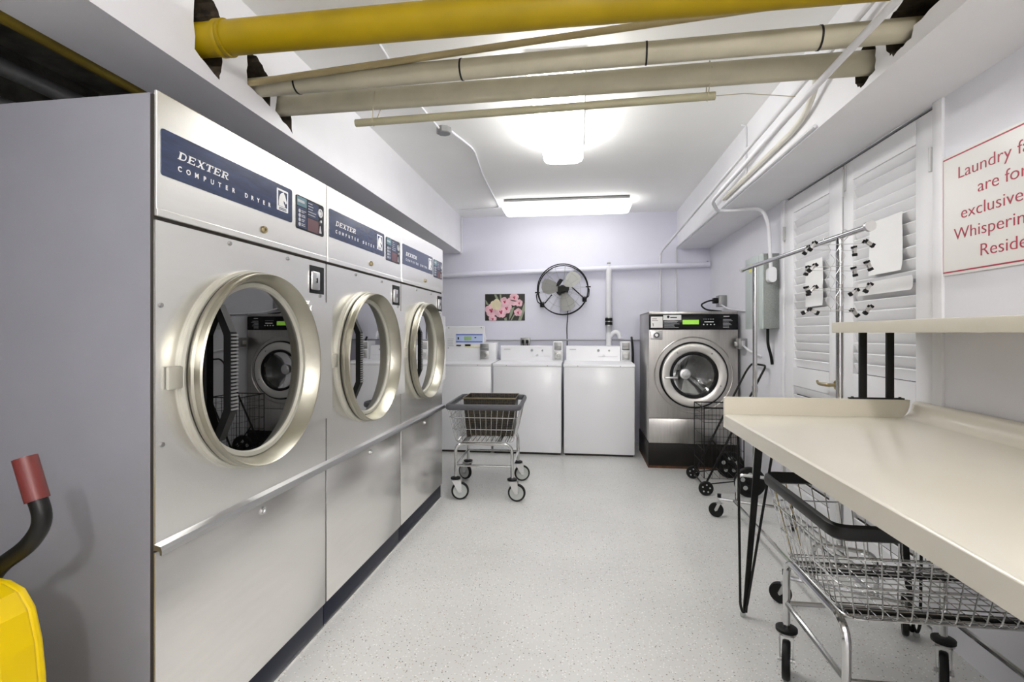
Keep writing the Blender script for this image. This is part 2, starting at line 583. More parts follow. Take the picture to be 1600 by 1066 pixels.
def louvre_door(name, y0, y1, panels, hinge_y, mirror):
    """a door leaf in the right wall: stiles and rails, slatted panels, hinges"""
    xf, xb = XR - 0.004, XR + 0.03
    m = MB()
    g = 0.006
    y0 += g
    y1 -= g
    ys0, ys1 = panels[0][0], panels[0][1]
    m.box(xf, y0, 0.02, xb, ys0, DZ - 0.018, 0.002).box(xf, ys1, 0.02, xb, y1, DZ - 0.018, 0.002)
    zs = [0.02] + [z for p in panels for z in (p[2], p[3])] + [DZ - 0.018]
    for a, b in zip(zs[0::2], zs[1::2]):
        m.box(xf, ys0, a, xb, ys1, b)
    o = struct(m.build(name, 'door'))
    for p in panels:
        s = MB()
        s.box(xb - 0.006, ys0, p[2], xb - 0.002, ys1, p[3])
        k_ = round((p[3] - p[2] - 0.004) / 0.055)
        dz = (p[3] - p[2] - 0.004) / k_
        for z in [p[2] + 0.002 + dz * i for i in range(k_)]:
            s.quad((xf + 0.005, ys0, z + 0.052), (xf + 0.005, ys1, z + 0.052), (xb - 0.008, ys1, z - 0.004), (xb - 0.008, ys0, z - 0.004))
            s.quad((xf + 0.005, ys0, z + 0.052), (xf + 0.005, ys1, z + 0.052), (xf + 0.008, ys1, z + 0.057), (xf + 0.008, ys0, z + 0.057))
            s.quad((xf + 0.008, ys0, z + 0.057), (xf + 0.008, ys1, z + 0.057), (xb - 0.008, ys1, z + 0.004), (xb - 0.008, ys0, z + 0.004))
        s.build('louvre_panel', 'door', o, smooth=False)
    for hz in (1.97, 0.30) if not mirror else (1.955, 0.30):
        h = MB().cyl((XR - 0.012, hinge_y, hz - 0.05), (XR - 0.012, hinge_y, hz + 0.05), 0.007, n=10)
        h.box(XR - 0.009, hinge_y - 0.018, hz - 0.047, XR - 0.003, hinge_y + 0.018, hz + 0.047)
        h.build('hinge', 'hinge', o)
    return o


dn = louvre_door('door_2', D0, 3.066, [(2.445, 2.962, 0.20, 0.88), (2.445, 2.962, 1.03, 2.072)], D0 + 0.004, False)
dfar = louvre_door('door_1', 3.070, D1, [(3.225, 3.732, 0.20, 0.89), (3.225, 3.732, 1.015, 2.072)], D1 - 0.002, True)
bolt = MB().box(XR - 0.012, 3.03, 2.03, XR - 0.004, 3.05, 2.17, 0.002).cyl((XR - 0.016, 3.04, 2.0), (XR - 0.016, 3.04, 2.15), 0.005, n=8)
bolt.build('slide_bolt', 'hinge', dn)
hd = MB().lathe([(0, 0.012), (0.026, 0.012), (0.031, 0.004), (0.032, 0)], (XR - 0.004, 3.125, 0.952), (-1, 0, 0), 24)
hd.tube(fillet([(XR - 0.01, 3.125, 0.952), (XR - 0.058, 3.125, 0.952), (XR - 0.062, 3.23, 0.95), (XR - 0.052, 3.265, 0.962)], 0.02), [0.010, 0.010, 0.011, 0.011, 0.011, 0.011, 0.011, 0.010, 0.009, 0.009, 0.009, 0.008, 0.008, 0.007][:14], 10)
hd.build('lever_handle', 'brass', dfar)

# ------------------------------------------------------------------ lamps
lt = thing('ceiling_light', 'wraparound fluorescent ceiling light running lengthwise behind the overhead pipes', 'light', (-0.115, 3.13, ZC - 0.035))
for yy in (-0.4, 0.4):
    MB().cyl((0, yy, -0.005), (0, yy, 0.035), 0.012, n=10).build('hanger_stem', 'white_enamel', lt)
MB().box(-0.145, -0.64, -0.018, 0.145, 0.64, 0, 0.004).build('housing', 'white_enamel', lt)
prof = [(-0.142, -0.018), (-0.142, -0.075), (-0.132, -0.095), (-0.105, -0.108), (-0.06, -0.114), (0.06, -0.114), (0.105, -0.108), (0.132, -0.095), (0.142, -0.075), (0.142, -0.018)]
MB().prism(prof, lambda u, v, w: (u, w, v), -0.63, 0.63).build('lens', 'lens', lt)
lt2 = thing('ceiling_light', 'fluorescent ceiling light set crosswise close to the back wall', 'light', (-0.135, 5.41, ZC))
MB().box(-0.64, -0.17, -0.028, 0.64, 0.17, 0, 0.004).box(-0.6, -0.176, -0.022, 0.6, -0.168, -0.012).build('housing', 'dull_metal', lt2)
MB().box(-0.66, -0.165, -0.115, 0.66, 0.165, -0.03, 0.035, 4).build('lens', 'lens_cross', lt2)
lt3 = thing('pendant_lamp', 'small round bulb hanging on a cord behind the viewpoint', 'light', (0.75, -1.4, ZC))  # unseen; direction follows the lever's shadow, pendant form added to fill the ceiling
MB().cyl((0, 0, -0.05), (0, 0, -0.32), 0.006, n=8).build('cord', 'white_enamel', lt3)
MB().lathe([(0, 0), (0.1, 0), (0.1, -0.03), (0.07, -0.05), (0, -0.05)], (0, 0, 0), n=24).build('lamp_base', 'white_enamel', lt3)
MB().cyl((0, 0, -0.32), (0, 0, -0.385), 0.022, n=16).build('lamp_holder', 'white_enamel', lt3)
MB().sphere((0, 0, -0.43), 0.055, seg=24).build('globe', 'globe', lt3)
lt4 = thing('ceiling_light', 'wraparound fluorescent ceiling light above and behind the viewpoint', 'light', (-0.1, -0.75, ZC))  # out-of-view fixture added to light the room from the front
MB().box(-0.14, -0.64, -0.018, 0.14, 0.64, 0, 0.004).build('housing', 'white_enamel', lt4)
MB().prism(prof, lambda u, v, w: (u, w, v), -0.63, 0.63).build('lens', 'lens_near', lt4)

# ------------------------------------------------------------------ tumble dryers
DW = 0.866


def plate_with_hole(mb, x0, z0, x1, z1, cx, cz, r, y0, y1, n=72):
    ins, outs = [], []
    corners = [math.atan2(z - cz, x - cx) % (2 * PI) for x in (x0, x1) for z in (z0, z1)]
    ang = sorted([2 * PI * i / n for i in range(n)] + corners)
    for a in ang:
        c, s = math.cos(a), math.sin(a)
        ins.append((cx + r * c, cz + r * s))
        k = min([((x1 if c > 0 else x0) - cx) / c if abs(c) > 1e-9 else 9, ((z1 if s > 0 else z0) - cz) / s if abs(s) > 1e-9 else 9])
        outs.append((cx + k * c, cz + k * s))
    k = len(ang)
    V = lambda p, y: mb.bm.verts.new((p[0], y, p[1]))
    a0, b0 = [V(p, y0) for p in ins], [V(p, y0) for p in outs]
    a1, b1 = [V(p, y1) for p in ins], [V(p, y1) for p in outs]
    for i in range(k):
        j = (i + 1) % k
        mb.face([a0[i], b0[i], b0[j], a0[j]])
        mb.face([a1[i], a1[j], b1[j], b1[i]])
        mb.face([b0[i], b1[i], b1[j], b0[j]])
        mb.face([a0[j], a1[j], a1[i], a0[i]])
    return mb


def slab_word(mb, word, x, z, hgt, wid, gap, y0, y1, shear):
    """slab-serif capitals from flat strokes; u runs along the word, v up, both 0..1 inside a letter"""
    def quad(pts):
        mb.prism([(x + (u * wid) + shear * v * hgt, z + v * hgt) for u, v in pts], FRONT, y0, y1)

    def stroke(u0, v0, u1, v1, t):
        d = Vector(((u1 - u0) * wid, (v1 - v0) * hgt)).normalized()
        p = Vector((-d.y, d.x)) * t * hgt / 2
        P = [(u0 * wid + p.x, v0 * hgt + p.y), (u1 * wid + p.x, v1 * hgt + p.y), (u1 * wid - p.x, v1 * hgt - p.y), (u0 * wid - p.x, v0 * hgt - p.y)]
        quad([(a / wid, b / hgt) for a, b in P])

    def serif(u, v, w=0.34):
        quad([(u - w / 2, v - 0.05 if v > 0.5 else v), (u + w / 2, v - 0.05 if v > 0.5 else v), (u + w / 2, v + 0.0 if v > 0.5 else v + 0.1), (u - w / 2, v + 0.0 if v > 0.5 else v + 0.1)])
    for ch in word:
        if ch in 'DERT':
            s = 0.5 if ch == 'T' else 0.2
            quad([(s - 0.11, 0), (s + 0.11, 0), (s + 0.11, 1), (s - 0.11, 1)])
            serif(s, 0, 0.46)
            if ch != 'T':
                serif(s, 1, 0.46)
        if ch in 'ER':
            stroke(0.2, 0.52, 0.72, 0.52, 0.12)
        if ch == 'E':
            stroke(0.2, 0.94, 0.9, 0.94, 0.12)
            stroke(0.2, 0.06, 0.92, 0.06, 0.12)
            stroke(0.86, 0.98, 0.86, 0.72, 0.12)
            stroke(0.88, 0.02, 0.88, 0.30, 0.12)
        if ch == 'T':
            stroke(0.04, 0.94, 0.96, 0.94, 0.12)
            stroke(0.08, 0.98, 0.08, 0.70, 0.12)
            stroke(0.92, 0.98, 0.92, 0.70, 0.12)
        if ch == 'D':
            p = [(0.45, 0.94), (0.70, 0.90), (0.86, 0.72), (0.88, 0.5), (0.86, 0.28), (0.70, 0.10), (0.45, 0.06), (0.2, 0.06)]
            p = [(0.2, 0.94)] + p
            for a, b in zip(p, p[1:]):
                stroke(*a, *b, 0.15)
        if ch == 'R':
            p = [(0.2, 0.94), (0.6, 0.94), (0.80, 0.88), (0.86, 0.74), (0.80, 0.58), (0.6, 0.52)]
            for a, b in zip(p, p[1:]):
                stroke(*a, *b, 0.14)
            stroke(0.52, 0.52, 0.84, 0.06, 0.18)
            serif(0.9, 0, 0.3)
        if ch == 'X':
            stroke(0.16, 0.98, 0.84, 0.02, 0.22)
            stroke(0.84, 0.98, 0.16, 0.02, 0.13)
            for u in (0.16, 0.84):
                serif(u, 0, 0.42)
                serif(u, 1, 0.42)
        x += wid + gap
    return mb


def make_dryer():
    t = thing('tumble_dryer', '', 'dryer')
    w = DW
    MB().box(0.0, 0.015, 0.10, w, 1.05, 1.872, 0.003).build('cabinet', 'side_grey', t, label='grey painted side cabinet')
    MB().box(0.002, 0.006, 0.10, w - 0.002, 0.015, 1.868).build('seam_strip', 'seam', t, smooth=False)
    kp = MB().box(0.0, 0.012, 0.0, w, 1.03, 0.098, 0.002).build('kick_plate', 'navy_kick', t, label='navy blue kick plate')
    MB().box(0.0, 0.004, 0.0, w, 0.012, 0.006).build('floor_trim', 'steel', kp)
    lp = MB().box(0.002, 0.0, 0.102, w - 0.002, 0.006, 0.682, 0.002).build('lower_panel', 'steel_low', t)
    MB().lathe([(0.014, 0), (0.012, 0.006), (0.007, 0.006), (0.005, 0.002), (0, 0.002)], (0.44, 0, 0.640), (0, -1, 0), 16).build('panel_lock', 'zinc', lp)
    lg = MB().prism([(0.0, 0.705), (-0.020, 0.700), (-0.024, 0.690), (-0.024, 0.678), (-0.018, 0.678), (-0.018, 0.688), (0.0, 0.690)], lambda u, v, ww: (ww, u, v), -0.004, w + 0.002)
    lg.build('ledge_trim', 'zinc', t, smooth=False)
    cx, cz = 0.398, 1.130
    fp = plate_with_hole(MB(), 0.002, 0.703, w - 0.002, 1.542, cx, cz, 0.300, 0.0, 0.006).build('front_panel', 'steel', t, smooth=False)
    for (sx, sz) in ((0.018, 1.322), (0.022, 0.957), (0.278, 1.528), (0.588, 1.525), (0.818, 1.402)):
        MB().lathe([(0.0075, 0), (0.006, 0.004), (0, 0.0045)], (sx, 0, sz), (0, -1, 0), 12).build('screw', 'dull_metal', fp)
    hp = MB().box(0.002, -0.004, 1.552, w - 0.002, 0.006, 1.878, 0.003).box(0.002, -0.006, 1.552, w - 0.002, 0.0, 1.572, 0.002)
    hp = hp.build('header_panel', 'steel', t, smooth=False)
    MB().lathe([(0.013, 0), (0.011, 0.006), (0.005, 0.006), (0.004, 0.002), (0, 0.002)], (0.440, -0.006, 1.603), (0, -1, 0), 16).build('panel_lock', 'brass', hp)
    # name plate
    y0 = -0.0042
    npl = MB().prism(rrect(0.014, 1.662, 0.608, 1.784, 0.008), FRONT, y0 - 0.0015, y0).build('name_plate', 'navy', t, smooth=False, label='navy name plate')
    yt = y0 - 0.0024
    slab_word(MB(), 'DEXTER', 0.068, 1.7205, 0.0215, 0.0285, 0.0045, yt, yt + 0.0012, 0.28).build('brand_lettering', 'print_white', npl, smooth=False)
    for i, ch in enumerate('COMPUTER DRYER'):
        if ch != ' ':
            text('caption_letter', ch, 0.0195, 'print_white', npl, (0.075 + i * 0.0303, yt + 0.0008, 1.6885), align='CENTER', depth=0.0006, thick=0.0004)
    bd = MB().prism(rrect(0.512, 1.690, 0.580, 1.768, 0.003), FRONT, yt - 0.0002, yt + 0.0012).build('horse_badge', 'print_white', npl, smooth=False, label='white badge with a horse head')
    MB().prism([(0.519, 1.706), (0.573, 1.706), (0.573, 1.761), (0.519, 1.761)], FRONT, yt - 0.0006, yt).build('badge_field', 'navy', npl, smooth=False)
    horse = [(0.522, 1.707), (0.522, 1.722), (0.525, 1.738), (0.531, 1.749), (0.539, 1.755), (0.548, 1.758), (0.551, 1.761), (0.554, 1.755), (0.560, 1.749), (0.565, 1.738), (0.570, 1.728), (0.569, 1.722), (0.563, 1.720), (0.557, 1.727), (0.550, 1.730), (0.551, 1.722), (0.557, 1.714), (0.561, 1.707)]
    MB().prism(horse, FRONT, yt - 0.001, yt - 0.0004).build('horse_head', 'print_white', npl, smooth=False)
    bl = MB()
    for k in range(2):
        bl.box(0.524, yt - 0.001, 1.694 + k * 0.005, 0.568, yt - 0.0002, 1.6965 + k * 0.005)
    bl.build('badge_caption', 'navy', npl, smooth=False)
    # display
    dp = MB().prism(rrect(0.634, 1.650, 0.838, 1.778, 0.010), FRONT, y0 - 0.002, y0).build('display_panel', 'black_gloss', t, smooth=False, label='small dark control panel with printed instructions')
    yd = y0 - 0.0022
    MB().box(0.638, yd - 0.0005, 1.738, 0.706, yd, 1.774).build('panel_print', 'teal', dp, smooth=False)
    MB().box(0.638, yd - 0.0005, 1.655, 0.706, yd, 1.735).build('panel_print', 'navy', dp, smooth=False)
    MB().box(0.712, yd - 0.0005, 1.708, 0.795, yd, 1.772).build('panel_print', 'navy', dp, smooth=False)
    MB().box(0.712, yd - 0.0005, 1.655, 0.795, yd, 1.705).build('panel_print', 'maroon', dp, smooth=False)
    pr = MB()
    for k in range(4):
        pr.cyl((0.655, yd - 0.0014, 1.668 + k * 0.017), (0.655, yd - 0.0004, 1.668 + k * 0.017), 0.0075, n=12)
        for q in range(2):
            pr.box(0.668, yd - 0.0012, 1.664 + k * 0.017 + q * 0.006, 0.668 + random.uniform(0.018, 0.032), yd - 0.0004, 1.6665 + k * 0.017 + q * 0.006)
    pr.box(0.642, yd - 0.0012, 1.752, 0.690, yd - 0.0004, 1.762)
    for k in range(5):
        pr.box(0.716, yd - 0.0012, 1.718 + k * 0.011, 0.716 + random.uniform(0.03, 0.06), yd - 0.0004, 1.7205 + k * 0.011)
    pr.build('panel_print', 'print_grey', dp, smooth=False)
    c = MB().lathe([(0.018, 0), (0.018, 0.004), (0.013, 0.004), (0.013, 0.001), (0, 0.001)], (0.804, yd, 1.742), (0, -1, 0), 18)
    c.prism([(0.795, 1.660), (0.802, 1.690), (0.806, 1.690), (0.815, 1.660)], FRONT, yd - 0.003, yd)
    c.cyl((0.806, yd - 0.006, 1.708), (0.806, yd, 1.708), 0.006, n=12)
    c.build('coin_plate', 'zinc', dp)
    # coin slot recess
    cs_ = MB().box(0.738, -0.0012, 1.410, 0.848, 0.0, 1.522).build('coin_slot', 'black', t, smooth=False, label='black coin slide opening with pale slide')
    MB().box(0.742, -0.012, 1.424, 0.800, -0.001, 1.498, 0.004).cyl((0.772, -0.014, 1.462), (0.772, -0.012, 1.462), 0.007, n=12).build('coin_slide', 'zinc', cs_)
    MB().box(0.7695, -0.016, 1.452, 0.7745, -0.0135, 1.472).build('key_slot', 'black', cs_, smooth=False)
    # door
    AX = (0, -1, 0)
    C0 = (cx, 0, cz)
    MB().lathe([(0.300, 0.0), (0.325, 0.0), (0.325, 0.010), (0.318, 0.015), (0.302, 0.015), (0.300, 0.0)], C0, AX, 96).box(cx - 0.368, -0.014, cz - 0.032, cx - 0.318, -0.002, cz + 0.030, 0.005).build('door_flange', 'bezel', t)
    MB().lathe([(0.296, 0.006), (0.313, 0.016), (0.313, 0.032), (0.296, 0.032)], C0, AX, 96).build('door_gasket', 'seam', t)
    dr = MB().lathe([(0.285, 0.006), (0.316, 0.024), (0.320, 0.030), (0.320, 0.036), (0.315, 0.041), (0.316, 0.050), (0.316, 0.060), (0.312, 0.065), (0.308, 0.062), (0.286, 0.008), (0.285, 0.006)], C0, AX, 96)
    dr = dr.build('door_ring', 'ring', t, label='deep brushed metal door ring')
    MB().lathe([(0.288, -0.012), (0.288, 0.010), (0.284, 0.014), (0.272, 0.012), (0.268, 0.004), (0.268, -0.012), (0.288, -0.012)], C0, AX, 96).build('glass_gasket', 'bezel', dr)
    MB().lathe([(0, 0.002), (0.272, 0.002), (0.272, -0.003), (0, -0.003)], C0, AX, 96).build('glass', 'glass', dr)
    h = MB()
    xh = cx - 0.172
    side = [(-0.004, 1.335), (-0.014, 1.335), (-0.052, 1.252), (-0.052, 1.012), (-0.014, 0.925), (-0.004, 0.925), (-0.004, 0.955), (-0.030, 1.022), (-0.030, 1.242), (-0.004, 1.305)]
    h.prism(side, lambda u, v, ww: (ww, u, v), xh - 0.014, xh + 0.014)
    h.build('door_handle', 'black', dr, smooth=False)
    rb = MB()
    for k in range(22):
        z = 1.018 + k * 0.0106
        rb.box(xh - 0.011, -0.0565, z, xh + 0.016, -0.032, z + 0.005)
    rb.build('grip_ribs', 'dull_metal', dr, smooth=False)
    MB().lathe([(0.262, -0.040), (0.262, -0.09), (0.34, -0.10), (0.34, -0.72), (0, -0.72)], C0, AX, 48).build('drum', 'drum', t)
    # hinge cover on the right of the door, reaching over the joint
    MB().prism(rrect(0.700, 0.892, 0.884, 1.376, 0.012), FRONT, -0.020, -0.0002).prism(rrect(0.712, 0.912, 0.872, 1.356, 0.008), FRONT, -0.0225, -0.019).build('hinge_cover', 'steel', t, smooth=False)
    return t


DA = math.atan(0.01907)
DX, DY = math.sin(DA), math.cos(DA)
DRZ = PI / 2 - DA


def dryer_at(k):
    s = 0.008 + 0.872 * k
    return (-1.084 + DX * s, 1.18 + DY * s, 0)


d0 = make_dryer()
d0.location = dryer_at(0)
d0.rotation_euler = (0, 0, DRZ)
GD = 'stainless tumble dryers in a row'
d0['label'] = 'stainless steel tumble dryer nearest the viewer, its grey side panel showing'
d0['group'] = GD
dup(d0, dryer_at(1), DRZ, 'stainless steel tumble dryer in the middle of the row of three', GD)
dup(d0, dryer_at(2), DRZ, 'stainless steel tumble dryer at the far end of the row, next to the washers', GD)

# ------------------------------------------------------------------ top loading washers
def make_washer(name, label, x0, x1, yf, kind):
    t = thing(name, label, 'washer', (x0, yf, 0), 0, 'white top loading washers by the back wall')
    w = x1 - x0
    d = 0.66
    MB().box(0, 0, 0.022, w, d, 0.905, 0.008).build('cabinet', 'white_enamel', t)
    MB().box(0.012, 0.02, 0.0, w - 0.012, d - 0.02, 0.022).build('base_gap', 'seam', t, smooth=False)
    deck = MB().prism([(0.0, 0.900), (-0.006, 0.908), (-0.004, 0.924), (0.012, 0.933), (d, 0.945), (d, 0.900)], lambda u, v, ww: (ww, u, v), -0.002, w + 0.002).build('top_deck', 'white_enamel', t)
    sc = MB()
    for fx in (0.2, 0.8):
        sc.lathe([(0.006, 0), (0.005, 0.003), (0, 0.003)], (w * fx, -0.005, 0.912), (0, -1, 0), 10)
    sc.build('deck_bumper', 'print_grey', deck)
    yc = 0.45
    if kind == 'plain':
        c = MB().prism([(yc, 0.935), (yc + 0.018, 1.095), (yc + 0.03, 1.103), (d - 0.02, 1.103), (d - 0.02, 0.935)], lambda u, v, ww: (ww, u, v), 0.012, w - 0.108)
        con = c.build('console', 'white_enamel', t)
        cw = w - 0.12
        for fx, fz, r, mt in ((0.60, 1.055, 0.015, 'print_grey'), (0.80, 1.055, 0.011, 'print_grey'), (0.70, 1.0, 0.013, 'zinc')):
            yk = yc + (fz - 0.935) / 0.16 * 0.018
            MB().lathe([(r, 0), (r, 0.006), (r * 0.8, 0.014), (r * 0.35, 0.014), (r * 0.3, 0.008), (0, 0.008)], (0.012 + cw * fx, yk, fz), (0, -1, 0), 16).build('control_knob', mt, con)
        ln = MB().box(0.012 + cw * 0.60, yc + 0.003, 0.988, 0.012 + cw * 0.95, yc + 0.006, 0.990).box(0.05, yc + 0.010, 1.062, 0.12, yc + 0.0135, 1.068)
        ln.build('console_print', 'print_grey', con, smooth=False)
        bx0, bx1 = w - 0.104, w + 0.002
        hz = 1.155
    else:
        c = MB().prism([(yc, 0.935), (yc + 0.012, 1.075), (yc + 0.016, 1.085), (yc + 0.016, 1.315), (yc + 0.022, 1.322), (yc + 0.06, 1.322), (d - 0.02, 1.10), (d - 0.02, 0.935)], lambda u, v, ww: (ww, u, v), w - 0.62, w - 0.165)
        con = c.build('console', 'white_enamel', t, label='tall white control console with a blue striped label')
        xl = w - 0.165
        yp = yc + 0.0135
        lb = MB().box(xl - 0.32, yp - 0.0012, 1.135, xl - 0.012, yp + 0.003, 1.235).build('instruction_label', 'pale_blue', t, smooth=False)
        st = MB()
        st.box(xl - 0.318, yp - 0.003, 1.222, xl - 0.014, yp - 0.001, 1.233).box(xl - 0.318, yp - 0.003, 1.142, xl - 0.014, yp - 0.001, 1.152)
        st.build('label_stripe', 'blue_print', lb, smooth=False)
        MB().box(xl - 0.225, yp - 0.003, 1.165, xl - 0.140, yp - 0.001, 1.207).build('label_block', 'green_print', lb, smooth=False)
        bk = MB().box(xl - 0.315, yp - 0.003, 1.100, xl - 0.262, yp + 0.003, 1.112).box(xl - 0.215, yp - 0.003, 1.098, xl - 0.15, yp + 0.003, 1.118).box(xl - 0.105, yp - 0.003, 1.188, xl - 0.085, yp - 0.001, 1.2).box(xl - 0.30, yp - 0.003, 1.172, xl - 0.285, yp - 0.001, 1.2)
        bk.build('label_mark', 'black', lb, smooth=False)
        MB().box(xl - 0.22, yp - 0.002, 1.083, xl - 0.02, yp + 0.003, 1.090).build('label_mark', 'yellow_print', lb, smooth=False)
        gl = MB()
        for k in range(5):
            gl.box(xl - 0.42, yp - 0.001, 1.10 + k * 0.019, xl - 0.36 + random.uniform(0, 0.02), yp + 0.003, 1.104 + k * 0.019)
        gl.build('label_mark', 'print_grey', lb, smooth=False)
        s2 = MB()
        for px, pz in ((xl - 0.405, 1.305), (xl - 0.028, 1.307), (xl - 0.41, 1.075)):
            s2.lathe([(0.008, 0), (0.006, 0.004), (0, 0.004)], (px, yp + 0.001, pz), (0, -1, 0), 10)
        s2.build('screw', 'dull_metal', con)
        bx0, bx1 = w - 0.198, w - 0.015
        hz = 1.137
    cb = MB().box(bx0, yc - 0.035, 0.935, bx1, d - 0.05, hz, 0.006).build('coin_box', 'white_enamel', t)
    mx = (bx0 + bx1) / 2 if kind == 'plain' else bx0 + 0.052
    hw = 0.040 if kind == 'plain' else 0.048
    cp = MB().box(mx - hw, yc - 0.040, 1.062 if kind == 'plain' else 1.05, mx + hw, yc - 0.034, hz - 0.012, 0.002).box(mx - hw + 0.006, yc - 0.058, 1.07, mx + hw - 0.006, yc - 0.04, 1.086, 0.003)
    cp.build('coin_slide', 'dull_metal', cb)
    lk = MB().box(mx - hw, yc - 0.040, 0.952, mx + hw, yc - 0.034, 1.046, 0.002)
    lk.lathe([(0.028, 0), (0.026, 0.006), (0.012, 0.006), (0.010, 0.002), (0, 0.002)], (mx, yc - 0.040, 0.998), (0, -1, 0), 20)
    lk.build('coin_lock', 'coin_metal', cb)
    return t


make_washer('top_loading_washer', 'white top loading washer beside the dryers with a tall blue labelled console', -1.603, -0.905, 5.23, 'tall')
make_washer('top_loading_washer', 'white top loading washer in the middle, behind the cart with the brown hamper', -0.885, -0.181, 5.23, 'plain')
make_washer('top_loading_washer', 'white top loading washer next to the stainless front loader', -0.155, 0.551, 5.235, 'plain')

# ------------------------------------------------------------------ front loading washer
fx0, fx1, fy = 0.641, 1.427, 4.87
fl = thing('front_loading_washer', 'large stainless front loading washer on a rusty black plinth', 'washer', (fx0, fy, 0))
fw = fx1 - fx0
MB().box(-0.006, -0.004, 0, fw, 0.74, 0.226, 0.004).build('plinth', 'plinth', fl, label='black plinth with rust along its foot')
MB().box(-0.008, -0.006, 0.0, fw - 0.004, 0.0, 0.022).box(-0.008, -0.006, 0.0, -0.003, 0.72, 0.03).build('rust_band', 'rust', fl, smooth=False)
ccx, ccz = 0.396, 0.863
MB().box(0, 0.012, 0.23, 0.012, 0.72, 1.44, 0.002).box(fw - 0.012, 0.012, 0.23, fw, 0.72, 1.44, 0.002).box(0, 0.70, 0.23, fw, 0.72, 1.44).box(0, 0.012, 1.43, fw, 0.72, 1.444, 0.002).box(0.01, 0.02, 0.228, fw - 0.01, 0.7, 0.24).build('cabinet', 'washer_steel', fl)
fpn = plate_with_hole(MB(), 0.0, 0.462, fw, 1.276, ccx, ccz, 0.285, 0.0, 0.012).build('front_panel', 'washer_steel', fl, smooth=False)
MB().lathe([(0.352, 0), (0.352, 0.003), (0.346, 0.006), (0.340, 0.003), (0.340, 0)], (ccx, 0, ccz), (0, -1, 0), 96).build('pressed_ring', 'washer_steel', fpn)
MB().box(0, 0, 0.23, fw, 0.012, 0.456, 0.002).build('lower_panel', 'washer_steel', fl)
cpn = MB().box(0.0, -0.006, 1.278, fw, 0.012, 1.418, 0.003).build('control_panel', 'black_gloss', fl, label='black control panel with green display')
MB().box(0.0, 0.0, 1.420, fw, 0.012, 1.446, 0.002).build('top_trim', 'washer_steel', fl)
yp = -0.0062
MB().box(0.016, yp - 0.001, 1.296, 0.122, yp, 1.398).build('price_card', 'sign', cpn, smooth=False)
MB().box(0.026, yp - 0.0016, 1.374, 0.07, yp - 0.0008, 1.380).box(0.026, yp - 0.0016, 1.36, 0.08, yp - 0.0008, 1.365).box(0.034, yp - 0.0016, 1.308, 0.040, yp - 0.0008, 1.336).box(0.030, yp - 0.0016, 1.330, 0.036, yp - 0.0008, 1.336).build('price_mark', 'maroon', cpn, smooth=False)
MB().box(0.128, yp - 0.001, 1.368, 0.288, yp, 1.412).build('name_sticker', 'print_white', cpn, smooth=False)
ns = MB().lathe([(0.012, 0), (0.012, 0.001), (0, 0.001)], (0.172, yp - 0.001, 1.396), (0, -1, 0), 16).box(0.19, yp - 0.0018, 1.386, 0.25, yp - 0.0008, 1.394)
ns.build('sticker_mark', 'black', cpn, smooth=False)
tx = MB()
for k in range(6):
    tx.box(0.136, yp - 0.0008, 1.296 + k * 0.011, 0.136 + random.uniform(0.08, 0.14), yp, 1.300 + k * 0.011)
for k in range(7):
    tx.box(0.655, yp - 0.0008, 1.296 + k * 0.012, 0.655 + random.uniform(0.05, 0.085), yp, 1.300 + k * 0.012)
for k in range(5):
    tx.box(0.482 + k * 0.02, yp - 0.0008, 1.372, 0.494 + k * 0.02, yp, 1.376)
tx.build('small_print', 'print_grey', cpn, smooth=False)
MB().box(0.300, yp - 0.002, 1.326, 0.444, yp, 1.368, 0.001).build('display', 'lcd', cpn)
bt = MB().box(0.492, yp - 0.001, 1.345, 0.574, yp, 1.352)
for k in range(4):
    bt.cyl((0.486 + k * 0.031, yp - 0.003, 1.325), (0.486 + k * 0.031, yp, 1.325), 0.006, n=10)
bt.box(0.66, yp - 0.001, 1.395, 0.71, yp, 1.402)
bt.build('button_row', 'print_white', cpn)
cl_ = MB().box(0.014, -0.006, 1.186, 0.122, 0.0, 1.268, 0.003).lathe([(0.030, 0), (0.030, 0.010), (0.024, 0.014), (0.012, 0.014), (0.010, 0.006), (0, 0.006)], (0.066, -0.006, 1.228), (0, -1, 0), 24)
cl_.build('coin_lock', 'zinc', fl)
MB().lathe([(0.029, 0), (0.029, 0.011), (0.022, 0.0145), (0.015, 0.0145)], (0.066, -0.006, 1.228), (0, -1, 0), 24).build('lock_ring', 'black', fl)
C1 = (ccx, 0, ccz)
MB().lathe([(0.284, -0.01), (0.304, 0.0), (0.304, 0.016), (0.294, 0.022), (0.286, 0.016)], C1, (0, -1, 0), 96).build('door_seal', 'black', fl)
rg = MB().lathe([(0.206, 0.0), (0.288, 0.0), (0.290, 0.028), (0.282, 0.036), (0.222, 0.040), (0.212, 0.034), (0.206, 0.02)], C1, (0, -1, 0), 96).build('door_ring', 'ring_light', fl)
MB().lathe([(0.212, 0.036), (0.208, 0.044), (0.198, 0.044), (0.186, 0.030), (0.182, 0.0), (0.206, 0.0)], C1, (0, -1, 0), 72).build('glass_gasket', 'black', rg)
MB().lathe([(0.190, 0.030), (0.17, 0.016), (0.12, -0.01), (0, -0.03)], C1, (0, -1, 0), 64).build('glass', 'glass_clear', rg)
MB().lathe([(0.052, 0), (0.052, 0.022), (0.045, 0.032), (0.026, 0.034), (0.024, 0.040), (0, 0.042)], (ccx - 0.085, -0.034, ccz + 0.012), (0, -1, 0), 32).box(ccx - 0.262, -0.068, ccz - 0.034, ccx - 0.150, -0.042, ccz - 0.014, 0.006).box(ccx - 0.262, -0.045, ccz - 0.030, ccx - 0.236, -0.03, ccz - 0.018).build('door_handle', 'zinc', rg)
